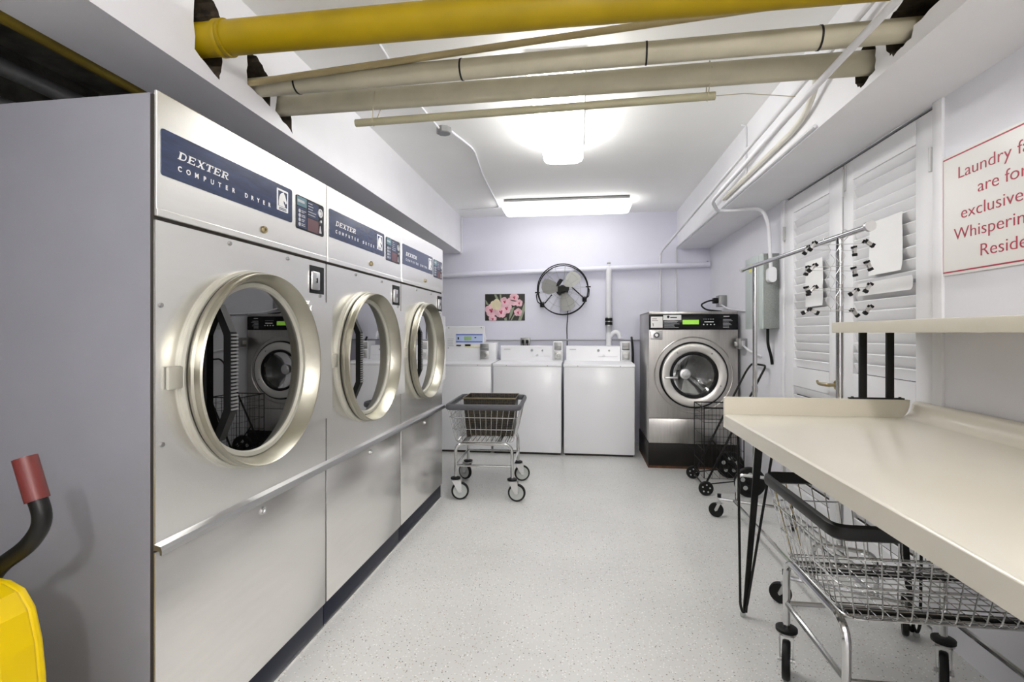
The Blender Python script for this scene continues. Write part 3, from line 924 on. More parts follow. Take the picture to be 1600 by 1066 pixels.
for a in (0.9, 2.2, -0.4):
    MB().lathe([(0.008, 0), (0.006, 0.004), (0, 0.004)], (ccx + 0.25 * math.cos(a), -0.038, ccz + 0.25 * math.sin(a)), (0, -1, 0), 10).build('screw', 'dull_metal', rg)
MB().lathe([(0.200, 0.0), (0.21, -0.06), (0.29, -0.08), (0.29, -0.55), (0, -0.55)], C1, (0, -1, 0), 48).build('drum', 'drum_steel', fl)
dv = MB()
for a in (-0.75, 1.35, 3.45):
    c_, s_ = math.cos(a), math.sin(a)
    dv.tube([(ccx + 0.02 * c_, 0.50, ccz + 0.02 * s_), (ccx + 0.27 * c_, 0.46, ccz + 0.27 * s_)], [0.02, 0.045], 10)
dv.build('drum_vane', 'drum_steel', fl)
MB().prism([(-0.075, -0.02), (-0.10, -0.16), (0.06, -0.185), (0.02, -0.12)], lambda u, v, w: (ccx + u, w, ccz + v), 0.035, 0.30).build('drum_liner', 'lint', fl)  # white wedge behind the glass, shaped to stand in for its reflection
fk = MB().tube(fillet([(fw - 0.08, 0.22, 1.452), (fw - 0.22, 0.26, 1.47), (fw - 0.26, 0.30, 1.52), (fw - 0.18, 0.36, 1.56), (fw - 0.09, 0.42, 1.575)], 0.06), 0.008, 8)
fk.build('power_cord', 'black', fl)
MB().box(fw - 0.16, 0.30, 1.445, fw - 0.06, 0.36, 1.468, 0.004).build('cord_clamp', 'zinc', fl)

# ------------------------------------------------------------------ wire laundry carts
def make_cart(label, loc, rz, bumper, swivel):
    """local frame: x across the short side, y along the long side"""
    t = thing('laundry_cart', label, 'cart', loc, rz, 'wire laundry carts on casters')
    zt, zb = 0.70, 0.435
    tx_, ty, bx, by = 0.272, 0.318, 0.215, 0.262
    P = lambda sx, sy, f: Vector((sx * (bx + (tx_ - bx) * f), sy * (by + (ty - by) * f), zb + (zt - zb) * f))

    def loop(f, r=0.05):
        return fillet([P(-1, -1, f), P(1, -1, f), P(1, 1, f), P(-1, 1, f)], r, 4, True)
    wb = MB()
    for f in (0.0, 0.36, 0.70):
        wb.tube(loop(f), 0.0028, 6, True)
    nx, ny = 11, 13
    for i in range(nx + 1):
        u = -1 + 2 * i / nx
        pts = []
        for f in (1.0, 0.0):
            q = P(1, -1, f)
            pts.append(Vector((q.x * u * 0.90, q.y, q.z)))
        a, b = pts
        a2, b2 = Vector((a.x, -a.y, a.z)), Vector((b.x, -b.y, b.z))
        wb.tube(fillet([a, b, b2, a2], 0.02, 3), 0.0021, 5)
    for i in range(ny + 1):
        u = -1 + 2 * i / ny
        a, b = P(-1, 1, 1.0), P(-1, 1, 0.0)
        a, b = Vector((a.x, a.y * u * 0.92, a.z)), Vector((b.x, b.y * u * 0.92, b.z - 0.004))
        a2, b2 = Vector((-a.x, a.y, a.z)), Vector((-b.x, b.y, b.z))
        wb.tube(fillet([a, b, b2, a2], 0.02, 3), 0.0021, 5)
    wb.build('wire_basket', 'wire_chrome', t)
    b = MB()
    ring = fillet([P(-1, -1, 1), P(1, -1, 1), P(1, 1, 1), P(-1, 1, 1)], 0.04, 5, True)
    b.tube(ring, 0.02, 8, True, flat=(0.0225, 0.013))
    b.build('bumper_rim', bumper, t)
    lx, ly = 0.213, 0.262
    fr = MB()
    for sx in (-1, 1):
        fr.tube([(sx * lx, -ly, 0.255), (sx * lx, ly, 0.255)], 0.009, 8)
        fr.tube([(sx * lx * 0.8, -ly, zb - 0.014), (sx * lx * 0.8, ly, zb - 0.014)], 0.007, 8)
    for sy in (-1, 1):
        fr.tube(fillet([(-lx, sy * ly, 0.155), (-lx, sy * ly, zb - 0.016), (lx, sy * ly, zb - 0.016), (lx, sy * ly, 0.155)], 0.07, 6), 0.0125, 10)
        fr.tube([(-lx, sy * ly, 0.255), (lx, sy * ly, 0.255)], 0.009, 8)
    fr.build('tube_frame', 'chrome', t)
    for x in (-0.15, 0.11):
        MB().box(x - 0.016, -by + 0.01, zb - 0.013, x + 0.016, by - 0.01, zb - 0.005, 0.002).build('support_bar', 'black_metal', t)
    k = 0
    for sx in (-1, 1):
        for sy in (-1, 1):
            a = swivel[k]
            k += 1
            c = Vector((sx * lx, sy * ly, 0))
            d = Vector((math.cos(a), math.sin(a), 0))
            n = Vector((-d.y, d.x, 0))
            wc = c + d * 0.034 + Vector((0, 0, 0.066))
            cs = MB().cyl(c + Vector((0, 0, 0.145)), c + Vector((0, 0, 0.215)), 0.009, n=10)
            for s in (-1, 1):
                q = [c + d * -0.028 + n * s * 0.024 + Vector((0, 0, 0.150)), c + d * 0.042 + n * s * 0.024 + Vector((0, 0, 0.150)), wc + d * 0.012 + n * s * 0.022 + Vector((0, 0, -0.008)), wc - d * 0.012 + n * s * 0.022 + Vector((0, 0, -0.008))]
                w2 = [p + n * s * -0.003 for p in q]
                va, vb = [cs.bm.verts.new(p) for p in q], [cs.bm.verts.new(p) for p in w2]
                cs.face(va)
                cs.face(vb[::-1])
                for i in range(4):
                    cs.face([va[i], va[(i + 1) % 4], vb[(i + 1) % 4], vb[i]])
            cs.cyl(wc - n * 0.028, wc + n * 0.028, 0.008, n=10)
            cs.cyl(c + Vector((0, 0, 0.146)), c + Vector((0, 0, 0.153)), 0.033, n=16)
            co = cs.build('caster', 'zinc', t)
            MB().lathe([(0.030, 0.153), (0.037, 0.156), (0.037, 0.166), (0.028, 0.170), (0.012, 0.170)], c, (0, 0, 1), 20, True, True).build('caster_bumper', 'rubber', co)
            MB().lathe([(0.052, -0.013), (0.062, -0.013), (0.066, -0.007), (0.066, 0.007), (0.062, 0.013), (0.052, 0.013)], wc, n, 32).build('tyre', 'rubber', co)
            MB().lathe([(0, -0.013), (0.012, -0.014), (0.016, -0.008), (0.04, -0.008), (0.053, -0.012), (0.053, 0.012), (0.04, 0.008), (0.016, 0.008), (0.012, 0.014), (0, 0.013)], wc, n, 32).build('wheel_disc', 'wheel_grey', co)
    return t


make_cart('chrome wire laundry cart with grey bumper carrying a brown hamper before the white washers', (-0.715, 4.02, 0), 0.035, 'bumper_grey', [0.15, 2.6, -0.05, 0.25])
make_cart('empty chrome wire laundry cart with black bumper pushed under the cream folding table', (1.018, 1.785, 0), PI / 2, 'bumper_black', [2.8, 2.8, 2.6, 2.75])

# brown hamper standing in the first cart
hm = thing('laundry_hamper', 'dark brown perforated plastic hamper sitting in the wire laundry cart', 'hamper', (-0.702, 4.10, 0.4385), 0.035)
sh = MB()
hz = 0.298
for (A, B, zz) in (((0.182, 0.135), (0.205, 0.16), 1),):
    lo = [(-A[0], -A[1]), (A[0], -A[1]), (A[0], A[1]), (-A[0], A[1])]
    hi = [(-B[0], -B[1]), (B[0], -B[1]), (B[0], B[1]), (-B[0], B[1])]
    for i in range(4):
        j = (i + 1) % 4
        for inset in (0, 0.005):
            f = lambda p: (p[0] - math.copysign(inset, p[0]), p[1] - math.copysign(inset, p[1]))
            a, b, c, d = f(lo[i]), f(lo[j]), f(hi[j]), f(hi[i])
            if i == 2:                      # the far wall carries the hand hole
                zl = lambda s, z: (a[0] + (b[0] - a[0]) * s + (d[0] - a[0]) * z * (1 - 2 * s), a[1] + (d[1] - a[1]) * z, z * hz)
                for (s0, s1, z0, z1) in ((0, 1, 0, 0.78), (0, 0.36, 0.78, 0.90), (0.64, 1, 0.78, 0.90), (0, 1, 0.90, 1)):
                    sh.quad(zl(s0, z0), zl(s1, z0), zl(s1, z1), zl(s0, z1))
            else:
                sh.quad((*a, 0), (*b, 0), (*c, hz), (*d, hz))
    sh.quad(*[(*p, 0.0) for p in lo])
sh.build('hamper_body', 'weave', hm, smooth=False)
MB().tube([(-0.207, -0.162, hz), (0.207, -0.162, hz), (0.207, 0.162, hz), (-0.207, 0.162, hz)], 0.005, 6, True).build('hamper_rim', 'hamper_rim', hm)

# ------------------------------------------------------------------ cream folding table
TX0, TX1, TY0, TY1 = 0.645, 1.455, 0.10, 2.415
ZT = 0.885
tb = thing('folding_table', 'long cream laminate folding table with raised edges on black hairpin legs', 'table', ((TX0 + TX1) / 2, (TY0 + TY1) / 2, 0))
ox, oy = (TX0 + TX1) / 2, (TY0 + TY1) / 2
prof = [(TX0, 0.826), (TX0, ZT - 0.006), (TX0 + 0.003, ZT - 0.002), (TX0 + 0.008, ZT)] + [(1.372, ZT)]
prof += [(1.372 + 0.050 * math.sin(a), ZT + 0.050 * (1 - math.cos(a))) for a in [PI / 2 * i / 10 for i in range(1, 11)]]
prof += [(1.424, 0.944), (1.430, 0.951), (1.440, 0.954), (TX1, 0.954), (TX1, 0.845), (TX0 + 0.03, 0.845), (TX0 + 0.03, 0.826)]
MB().prism([(u - ox, v) for u, v in prof], lambda u, v, w: (u, w, v), TY0 - oy, TY1 - 0.02 - oy).build('tabletop', 'table', tb)
cov = [(1.405 - 0.042 * (1 - math.cos(a)), 0.962 - (0.962 - ZT) * math.sin(a)) for a in [PI / 2 * i / 8 for i in range(9)]]
endp = [(1.366, 0.826)] + [(u, v) for u, v in prof if u >= 1.371 and v >= ZT]
MB().prism([(u - ox, v) for u, v in endp + [(TX1, 0.845)]], lambda u, v, w: (u, w, v), TY1 - 0.0201 - oy, TY1 - oy).build('cove_end', 'table', tb)
spl = [(TX0, 0.826), (TX0, 0.956), (TX0 + 0.006, 0.962)] + cov + [(1.363, 0.826)]
MB().prism([(u - ox, v) for u, v in spl], lambda u, v, w: (u, w, v), TY1 - 0.02 - oy, TY1 - oy).build('end_splash', 'table_edge', tb)
MB().box(TX0 + 0.03 - ox, TY0 - oy, 0.826, TX1 - ox, TY0 + 0.02 - oy, 0.845).build('end_rail', 'table_edge', tb)
for (lx_, ly_, dxx) in ((0.715, 2.365, 1), (1.375, 2.30, -1), (0.715, 0.22, 1), (1.375, 0.22, -1)):
    lg = MB()
    x0, yy = lx_ - ox, ly_ - oy
    pts = [(x0 - 0.022 * dxx, yy, 0.835), (x0 - 0.012 * dxx, yy, 0.05), (x0, yy, 0.012), (x0 + 0.016 * dxx, yy, 0.05), (x0 + 0.135 * dxx, yy - 0.01, 0.835)]
    lg.tube(fillet(pts, 0.03, 5), 0.0058, 8)
    lg.prism([(-0.017, 0.835), (0.017, 0.835), (0.009, 0.015), (-0.009, 0.015)], lambda u, v, w: (x0 + 0.010 * dxx + u + (v - 0.015) / 0.82 * 0.066 * dxx, yy + w, v), 0.006, 0.014)
    lg.box(x0 - 0.035, yy - 0.05, 0.837, x0 + 0.15 * dxx, yy + 0.022, 0.845)
    lo = lg.build('hairpin_leg', 'black_metal', tb)
    MB().lathe([(0.010, 0.0), (0.012, 0.003), (0.012, 0.012), (0.008, 0.018)], (x0, yy + 0.003, 0), (0, 0, 1), 14, True, True).build('leg_foot', 'wheel_grey', lo)

sf = thing('wall_shelf', 'long cream shelf above the folding table held by two black posts', 'shelf', (1.29, 1.3, 0.9625))
MB().box(1.122 - 1.29, 0.30 - 1.3, 1.250 - 0.9625, 1.456 - 1.29, 2.462 - 1.3, 1.2955 - 0.9625, 0.003).build('shelf_board', 'table_edge', sf)
sb = MB().box(1.165 - 1.29, 2.396 - 1.3, 0, 1.385 - 1.29, 2.414 - 1.3, 0.006, 0.001)
for x in (1.18, 1.37):
    sb.lathe([(0.006, 0), (0.005, 0.004), (0, 0.005)], (x - 1.29, 2.405 - 1.3, 0.006), (0, 0, 1), 10)
sb.build('base_plate', 'black_metal', sf)
for x in (1.222, 1.330):
    MB().box(x - 0.0145 - 1.29, 2.398 - 1.3, 0.005, x + 0.0145 - 1.29, 2.412 - 1.3, 0.29, 0.001).build('post', 'black_metal', sf)
MB().box(1.452 - 1.29, 0.4 - 1.3, 0.15, 1.459 - 1.29, 0.43 - 1.3, 0.29).build('wall_bracket', 'black_metal', sf)

# ------------------------------------------------------------------ rolling garment rack and its hangers
rx = 1.14
rk = thing('garment_rack', 'chrome rolling garment rack between the cupboard doors and the folding table', 'rack', (rx, 2.98, 0))
Y = lambda y: y - 2.98
rl = MB().cyl((0, Y(2.20), 1.672), (0, Y(3.79), 1.692), 0.0125, n=16)
rl.build('hanging_rail', 'chrome', rk)
MB().cyl((0, Y(2.185), 1.672), (0, Y(2.202), 1.672), 0.021, n=20).cyl((0, Y(3.788), 1.692), (0, Y(3.80), 1.692), 0.017, n=16).build('end_cap', 'zinc', rk)
for y, zt in ((2.43, 1.668), (3.53, 1.682)):
    p = MB().cyl((0, Y(y), 0.30), (0, Y(y), zt), 0.0145, n=16).cyl((0, Y(y), 0.86), (0, Y(y), 0.90), 0.018, n=16)
    p.build('upright', 'chrome', rk)
bs = MB()
feet = {2.43: ((-0.20, 2.50), (0.205, 2.33)), 3.53: ((-0.20, 3.62), (0.205, 3.46))}
for y, (a, b) in feet.items():
    va, vb = Vector((a[0], Y(a[1]), 0.125)), Vector((b[0], Y(b[1]), 0.125))
    bs.tube([va, vb], 0.0105, 8)
    m1, m2 = va.lerp(vb, 0.25), va.lerp(vb, 0.78)
    up = Vector((0, 0, 0.18))
    bs.tube(fillet([m1, m1 + up, m2 + up, m2], 0.05, 6), 0.0105, 8)
for xx in (-0.115, 0.115):
    f0 = feet[2.43][0][1] + (feet[2.43][1][1] - feet[2.43][0][1]) * (xx + 0.2) / 0.405
    f1 = feet[3.53][0][1] + (feet[3.53][1][1] - feet[3.53][0][1]) * (xx + 0.2) / 0.405
    bs.tube([(xx, Y(f0), 0.125), (xx, Y(f1), 0.125)], 0.0095, 8)
bs.build('base_frame', 'chrome', rk)
for (cx_, cy_), a in zip([q for f in feet.values() for q in f], (2.6, -2.0, 2.7, -1.8)):
    c = Vector((cx_, Y(cy_), 0))
    d = Vector((math.cos(a), math.sin(a), 0))
    n = Vector((-d.y, d.x, 0))
    wc = c + d * 0.02 + Vector((0, 0, 0.048))
    cs = MB().cyl(c + Vector((0, 0, 0.095)), c + Vector((0, 0, 0.15)), 0.010, n=10).cyl(c + Vector((0, 0, 0.092)), c + Vector((0, 0, 0.099)), 0.02, n=14)
    for s in (-1, 1):
        cs.tube([c + n * s * 0.016 + Vector((0, 0, 0.094)), wc + n * s * 0.016], 0.012, 4, flat=(0.014, 0.0025))
    cs.cyl(wc - n * 0.02, wc + n * 0.02, 0.006, n=8)
    co = cs.build('caster', 'zinc', rk)
    MB().lathe([(0, -0.011), (0.044, -0.011), (0.048, -0.006), (0.048, 0.006), (0.044, 0.011), (0, 0.011)], wc, n, 28).build('wheel', 'rubber', co)
    MB().cyl(c + Vector((0, 0, 0.135)), c + Vector((0, 0, 0.158)), 0.013, n=12).build('end_plug', 'black', co)


def make_hanger(label, y, xc, half, tilt, seed):
    rnd = random.Random(seed)
    t = thing('tiered_clip_hanger', label, 'hanger', (rx, y, 1.678), 0, None)
    z0 = -0.045
    hk = MB()
    hook = [(0.016 * math.cos(a), 0, 0.001 + 0.0165 * math.sin(a)) for a in [PI * (-0.05 + 1.15 * i / 10) for i in range(11)]]
    hk.tube(hook[::-1] + [(0.018, 0, -0.008), (0.004, 0, -0.022), (xc - rx, 0, z0)], 0.0015, 6)
    hk.build('hook', 'zinc', t)
    ch = MB()
    for k in range(3):
        za, zb_ = z0 - 0.095 * k, z0 - 0.095 * (k + 1)
        x = xc - rx
        loop = [(x, 0, za), (x - 0.006, 0.004, za - 0.018), (x - 0.022, 0.004, za - 0.042), (x - 0.014, -0.003, za - 0.066), (x + 0.002, 0, za - 0.082), (x, 0, zb_)]
        ch.tube(fillet(loop, 0.012, 3), 0.0012, 5)
        ch.tube(fillet([(x, 0, za - 0.02), (x + 0.02, -0.004, za - 0.048), (x + 0.004, -0.002, za - 0.078)], 0.012, 3), 0.0012, 5)
    ch.build('link_chain', 'zinc', t)
    for k in range(4):
        z = z0 - 0.095 * k
        x = xc - rx
        b = MB().tube([(x - half, 0, z + tilt), (x, 0, z), (x + half, 0, z - tilt)], 0.0013, 6)
        bar = b.build('clip_bar', 'zinc', t)
        for s in (-1, 1):
            cx_ = x + s * (half - 0.006)
            zc = z - s * tilt
            a = rnd.uniform(-1.1, 1.1)
            c_, s_ = math.cos(a), math.sin(a)
            R = lambda u, v: (cx_ + u * c_ - v * s_, zc + u * s_ + v * c_)
            jaws, tips = MB(), MB()
            for sg in (-1, 1):
                q = [R(-0.006, 0.012), R(0.006, 0.012), R(0.006, -0.022), R(-0.006, -0.022)]
                jaws.prism(q, lambda u, v, w: (u, w + sg * (0.004 + 0.012 * max(0, (v - zc) / 0.02)), v), -0.001, 0.001)
                p = [R(-0.0085, -0.014), R(0.0085, -0.014), R(0.0085, -0.026), R(-0.0085, -0.026)]
                tips.prism(p, lambda u, v, w: (u, w + sg * 0.0045, v), -0.0028, 0.0028)
                p = [R(-0.008, 0.010), R(0.008, 0.010), R(0.008, 0.02), R(-0.008, 0.02)]
                tips.prism(p, lambda u, v, w: (u, w + sg * 0.010, v), -0.002, 0.002)
            jaws.cyl((cx_ - 0.007, 0, zc), (cx_ + 0.007, 0, zc), 0.004, n=8)
            jo = jaws.build('clip', 'zinc', bar)
            tips.bm.transform(Matrix.Identity(4))
            to = tips.build('clip', 'black', bar, label='black rubber clip tip')
    return t


make_hanger('wire tiered skirt hanger with clips, deeper in along the rack rail', 2.545, 1.155, 0.108, 0.004, 3)
make_hanger('wire tiered skirt hanger with clips, nearest the rail end cap', 2.385, 1.122, 0.118, -0.003, 8)

# ------------------------------------------------------------------ folding shopping trolley by the right wall
tr = thing('shopping_trolley', 'black folding wire shopping trolley leaning beside the stainless washer', 'trolley', (1.15, 4.32, 0))
T = lambda x, y, z: (x - 1.15, y - 4.32, z)
f = MB()
f.tube(fillet([T(0.965, 4.14, 0.055), T(1.385, 4.14, 0.93), T(1.425, 4.16, 0.995), T(1.425, 4.48, 0.995), T(1.385, 4.50, 0.93), T(0.965, 4.50, 0.055)], 0.05, 5), 0.0085, 8)
f.tube([T(0.965, 4.10, 0.055), T(0.965, 4.54, 0.055)], 0.006, 8)
f.tube([T(1.285, 4.08, 0.115), T(1.285, 4.62, 0.115)], 0.007, 8)
for y in (4.14, 4.50):
    f.tube([T(1.285, y, 0.115), T(1.10, y, 0.36)], 0.006, 8)
    f.tube([T(0.965, y, 0.07), T(1.285, y, 0.115)], 0.005, 8)
f.build('frame', 'black_metal', tr)
w_ = MB()
x0, x1, y0, y1, z0, z1 = 0.965, 1.26, 4.15, 4.49, 0.115, 0.665
for z in (z0, 0.22, 0.33, 0.44, 0.55, 0.61):
    w_.tube([T(x0, y0, z), T(x1, y0, z), T(x1, y1, z), T(x0, y1, z)], 0.0016, 5, True)
w_.tube([T(x0, y0, z1), T(x1, y0, z1), T(x1, y1, z1), T(x0, y1, z1)], 0.005, 6, True)
for xx, yy in ((x0, y0), (x0, y1), (x1, y0), (x1, y1)):
    w_.tube([T(xx, yy, z0), T(xx, yy, z1)], 0.004, 6)
for i in range(1, 5):
    for yy in (y0, y1):
        w_.tube([T(x0 + (x1 - x0) * i / 5, yy, z0), T(x0 + (x1 - x0) * i / 5, yy, z1)], 0.0016, 5)
    for xx in (x0, x1):
        w_.tube([T(xx, y0 + (y1 - y0) * i / 5, z0), T(xx, y0 + (y1 - y0) * i / 5, z1)], 0.0016, 5)
    w_.tube([T(x0 + (x1 - x0) * i / 5, y0, z0), T(x0 + (x1 - x0) * i / 5, y1, z0)], 0.0016, 5)
w_.tube([T(0.90, 4.5, 0.30), T(1.07, 4.5, 0.17)], 0.003, 5)
w_.build('wire_basket', 'black_metal', tr)
for y in (4.09, 4.61):
    MB().lathe([(0.082, -0.016), (0.108, -0.016), (0.115, -0.008), (0.115, 0.008), (0.108, 0.016), (0.082, 0.016)], T(1.285, y, 0.115), (0, 1, 0), 40).lathe([(0, -0.02), (0.024, -0.02), (0.028, -0.006), (0.085, -0.006), (0.085, 0.006), (0.028, 0.006), (0.024, 0.02), (0, 0.02)], T(1.285, y, 0.115), (0, 1, 0), 40).build('rear_wheel', 'rubber', tr)
    hl = MB()
    for k in range(5):
        a = 2 * PI * k / 5 + 0.3
        hl.cyl(T(1.285 + 0.056 * math.cos(a), y - 0.0075, 0.115 + 0.056 * math.sin(a)), T(1.285 + 0.056 * math.cos(a), y + 0.0075, 0.115 + 0.056 * math.sin(a)), 0.017, n=14)
    hl.build('wheel_cutout', 'wheel_grey', tr)
for y in (4.09, 4.55):
    MB().lathe([(0, -0.011), (0.05, -0.011), (0.055, -0.005), (0.055, 0.005), (0.05, 0.011), (0, 0.011)], T(0.965, y, 0.055), (0, 1, 0), 30).build('front_wheel', 'rubber', tr)
    hl = MB()
    for k in range(5):
        a = 2 * PI * k / 5 + 0.2
        hl.cyl(T(0.965 + 0.028 * math.cos(a), y - 0.0125, 0.055 + 0.028 * math.sin(a)), T(0.965 + 0.028 * math.cos(a), y + 0.0125, 0.055 + 0.028 * math.sin(a)), 0.0065, n=10)
    hl.build('wheel_cutout', 'wheel_grey', tr)

# ------------------------------------------------------------------ mop wringer and bucket at the left edge
mw = thing('mop_bucket', 'yellow mop bucket with wringer and black lever with a red grip', 'mop bucket', (-1.25, 0.80, 0))
T = lambda x, y, z: (x + 1.25, y - 0.80, z)
bk = MB()
lo = rrect(-0.22, -0.15, 0.20, 0.13, 0.06, 5)
hi = rrect(-0.27, -0.19, 0.24, 0.16, 0.07, 5)
n_ = len(lo)
ra = [bk.bm.verts.new((u, v, 0.09)) for u, v in lo]
rb_ = [bk.bm.verts.new((u, v, 0.42)) for u, v in hi]
rc = [bk.bm.verts.new((u * 1.06, v * 1.06, 0.43)) for u, v in hi]
rd = [bk.bm.verts.new((u * 0.96, v * 0.96, 0.43)) for u, v in hi]
re = [bk.bm.verts.new((u * 0.95, v * 0.95, 0.11)) for u, v in lo]
for A, B in ((ra, rb_), (rb_, rc), (rc, rd), (rd, re)):
    for i in range(n_):
        bk.face([A[i], A[(i + 1) % n_], B[(i + 1) % n_], B[i]])
bk.face(ra[::-1])
bk.face(re)
bk.build('bucket', 'yellow_plastic', mw)
for (x, y) in ((-0.17, -0.11), (-0.17, 0.09), (0.15, -0.11), (0.15, 0.09)):
    MB().lathe([(0, -0.012), (0.034, -0.012), (0.038, -0.006), (0.038, 0.006), (0.034, 0.012), (0, 0.012)], (x, y, 0.038), (0, 1, 0), 20).box(x - 0.02, y - 0.02, 0.07, x + 0.02, y + 0.02, 0.092).build('caster', 'rubber', mw)
out = [(-0.24, 0.40), (0.255, 0.40), (0.252, 0.53), (0.249, 0.60), (0.241, 0.67), (0.226, 0.73), (0.203, 0.764), (0.172, 0.777), (0.143, 0.780), (0.0, 0.786), (-0.20, 0.786), (-0.24, 0.75)]
wg = MB().prism(out, lambda u, v, w: (u, w, v), 0.032, 0.05)
for (p, q) in zip(out[1:], out[2:-1]):
    wg.prism([p, q, (q[0] - 0.045 if q[1] < 0.76 else q[0], q[1] - (0.0 if q[1] < 0.76 else 0.045)), (p[0] - 0.045 if p[1] < 0.76 else p[0], p[1] - (0.0 if p[1] < 0.76 else 0.045))], lambda u, v, w: (u, w, v), -0.03, 0.036)
wo = wg.build('wringer', 'yellow_plastic', mw)
bmod = wo.modifiers.new('soften', 'BEVEL')
bmod.width = 0.006
bmod.segments = 3
bmod.limit_method = 'ANGLE'
MB().lathe([(0.006, 0), (0.005, 0.004), (0, 0.004)], T(-1.03, 0.768, 0.60), (0, -1, 0), 12).build('bolt', 'dull_metal', wo)
lv = MB().tube(fillet([T(-1.20, 0.86, 0.60), T(-1.15, 0.86, 0.75), T(-1.112, 0.85, 0.797), T(-1.040, 0.85, 0.845), T(-1.008, 0.85, 0.892), T(-1.036, 0.85, 0.965)], 0.05, 6), 0.0155, 14)
lv.build('lever', 'black_metal', mw)
MB().cyl(T(-1.024, 0.85, 0.931), T(-1.052, 0.85, 1.011), 0.0195, n=24).build('grip', 'red_grip', mw)

# ------------------------------------------------------------------ overhead pipes
def pipe(name, label, cat, p0, p1, r, mat, group=None, n=28):
    p0, p1 = Vector(p0), Vector(p1)
    t = thing(name, label, cat, p0, 0, group)
    MB().tube([(0, 0, 0), p1 - p0], r, n).build('pipe', mat, t)
    return t, p1 - p0


def band(t, v, f, r, mat, name, w=0.004, extra=0.002):
    d = v.normalized()
    c = v * f
    MB().lathe([(r, -w), (r + extra, -w), (r + extra, w), (r, w)], c, d, 32).build(name, mat, t)


yt_, yv = pipe('gas_pipe', 'big yellow painted pipe crossing overhead between the two beams', 'pipe', (-1.56, 1.765, 2.353), (1.27, 1.745, 2.362), 0.060, 'yellow_pipe')
MB().lathe([(0.060, -0.02), (0.066, -0.018), (0.066, -0.006), (0.062, 0.0), (0.066, 0.006), (0.066, 0.018), (0.060, 0.02)], yv * 0.085, yv.normalized(), 40).build('coupling_collar', 'yellow_pipe', yt_)
pipe('conduit', 'thin tan tube running just behind the big yellow pipe', 'conduit', (-1.55, 2.02, 2.304), (1.27, 1.97, 2.480), 0.0135, 'tan_pipe')
p2, v2 = pipe('drain_pipe', 'cream overhead pipe with black tape bands, second behind the yellow pipe', 'pipe', (-1.56, 2.10, 2.332), (1.27, 1.92, 2.292), 0.040, 'cream_pipe')
for q in (0.125, 0.385, 0.64, 0.85):
    band(p2, v2, q, 0.040, 'black', 'tape_band', 0.0035)
p3, v3 = pipe('drain_pipe', 'thick cream overhead pipe with twine tied round it, farthest from the viewer', 'pipe', (-1.56, 2.28, 2.330), (1.27, 2.140, 2.294), 0.046, 'cream_pipe')
p4, v4 = pipe('hanging_tube', 'short khaki tube hanging on twine below the overhead pipes', 'tube', (-1.0, 2.2, 2.196), (0.555, 2.2, 2.226), 0.0165, 'olive_pipe')
for q in (0.055, 0.98):
    c = Vector((-1.0, 2.2, 2.196)) + v4 * q
    z3 = 2.312 + (0.02 if q < 0.5 else 0.0)
    y3 = 2.25 if q < 0.5 else 2.18
    lp = [Vector((c.x, c.y - 0.019, c.z)), Vector((c.x, c.y, c.z - 0.019)), Vector((c.x, c.y + 0.019, c.z)), Vector((c.x + 0.004, y3 + 0.049, z3)), Vector((c.x + 0.005, y3, z3 + 0.05)), Vector((c.x + 0.002, y3 - 0.049, z3))]
    MB().tube([p - Vector((-1.0, 2.2, 2.196)) for p in lp], 0.0022, 6, True).build('twine_loop', 'wire', p4)
MB().tube([v4, v4 + Vector((0.12, 0.02, 0.012)), v4 + Vector((0.33, 0.05, 0.0))], 0.0018, 5).build('twine_end', 'wire', p4)
# pipes in the dark space beyond the left beam
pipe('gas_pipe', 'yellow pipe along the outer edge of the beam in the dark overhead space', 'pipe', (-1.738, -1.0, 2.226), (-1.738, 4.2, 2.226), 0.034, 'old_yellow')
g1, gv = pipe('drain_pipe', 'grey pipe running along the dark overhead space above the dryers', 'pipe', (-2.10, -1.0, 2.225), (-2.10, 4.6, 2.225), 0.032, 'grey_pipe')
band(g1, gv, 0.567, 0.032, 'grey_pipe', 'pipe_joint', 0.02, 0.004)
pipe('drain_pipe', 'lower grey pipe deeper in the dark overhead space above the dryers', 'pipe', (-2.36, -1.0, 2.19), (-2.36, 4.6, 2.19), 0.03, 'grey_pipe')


# ------------------------------------------------------------------ conduits on the right beam
def run(name, label, cat, pts, r, mat, rad=0.08, n=10, group=None):
    o = MB().tube(fillet(pts, rad, 6), r, n).build(name, mat)
    return tag(o, label, cat, group)


run('conduit', 'white conduit running the length of the right beam and down the back wall', 'conduit', [(1.094, 1.25, 2.515), (1.06, 2.05, 2.459), (0.925, 5.95, 2.172), (0.913, 5.986, 2.13), (0.913, 5.986, 1.30)], 0.012, 'white_pipe', 0.03)
run('conduit', 'white conduit along the right beam that bends down to the grey breaker box', 'conduit', [(0.928, 0.75, 2.238), (0.925, 2.2, 2.222), (0.918, 3.72, 2.168), (1.06, 4.13, 2.187), (1.22, 4.06, 2.180), (1.335, 3.965, 2.165), (1.372, 3.945, 2.03), (1.385, 3.945, 1.70)], 0.0135, 'white_pipe', 0.09, 12)
run('conduit', 'cream conduit curving out from behind the thick overhead pipe to the right beam', 'conduit', [(0.87, 2.33, 2.41), (0.98, 2.36, 2.415), (1.055, 2.44, 2.38), (1.08, 2.62, 2.30), (1.083, 2.80, 2.278), (1.083, 4.05, 2.262)], 0.0145, 'cream_conduit', 0.12, 12)
run('conduit', 'slim white conduit hugging the lower edge of the right beam', 'conduit', [(1.088, 2.55, 2.214), (1.088, 5.95, 2.214), (1.088, 5.985, 2.19), (1.088, 5.985, 1.30)], 0.0085, 'white_pipe', 0.02, 8)
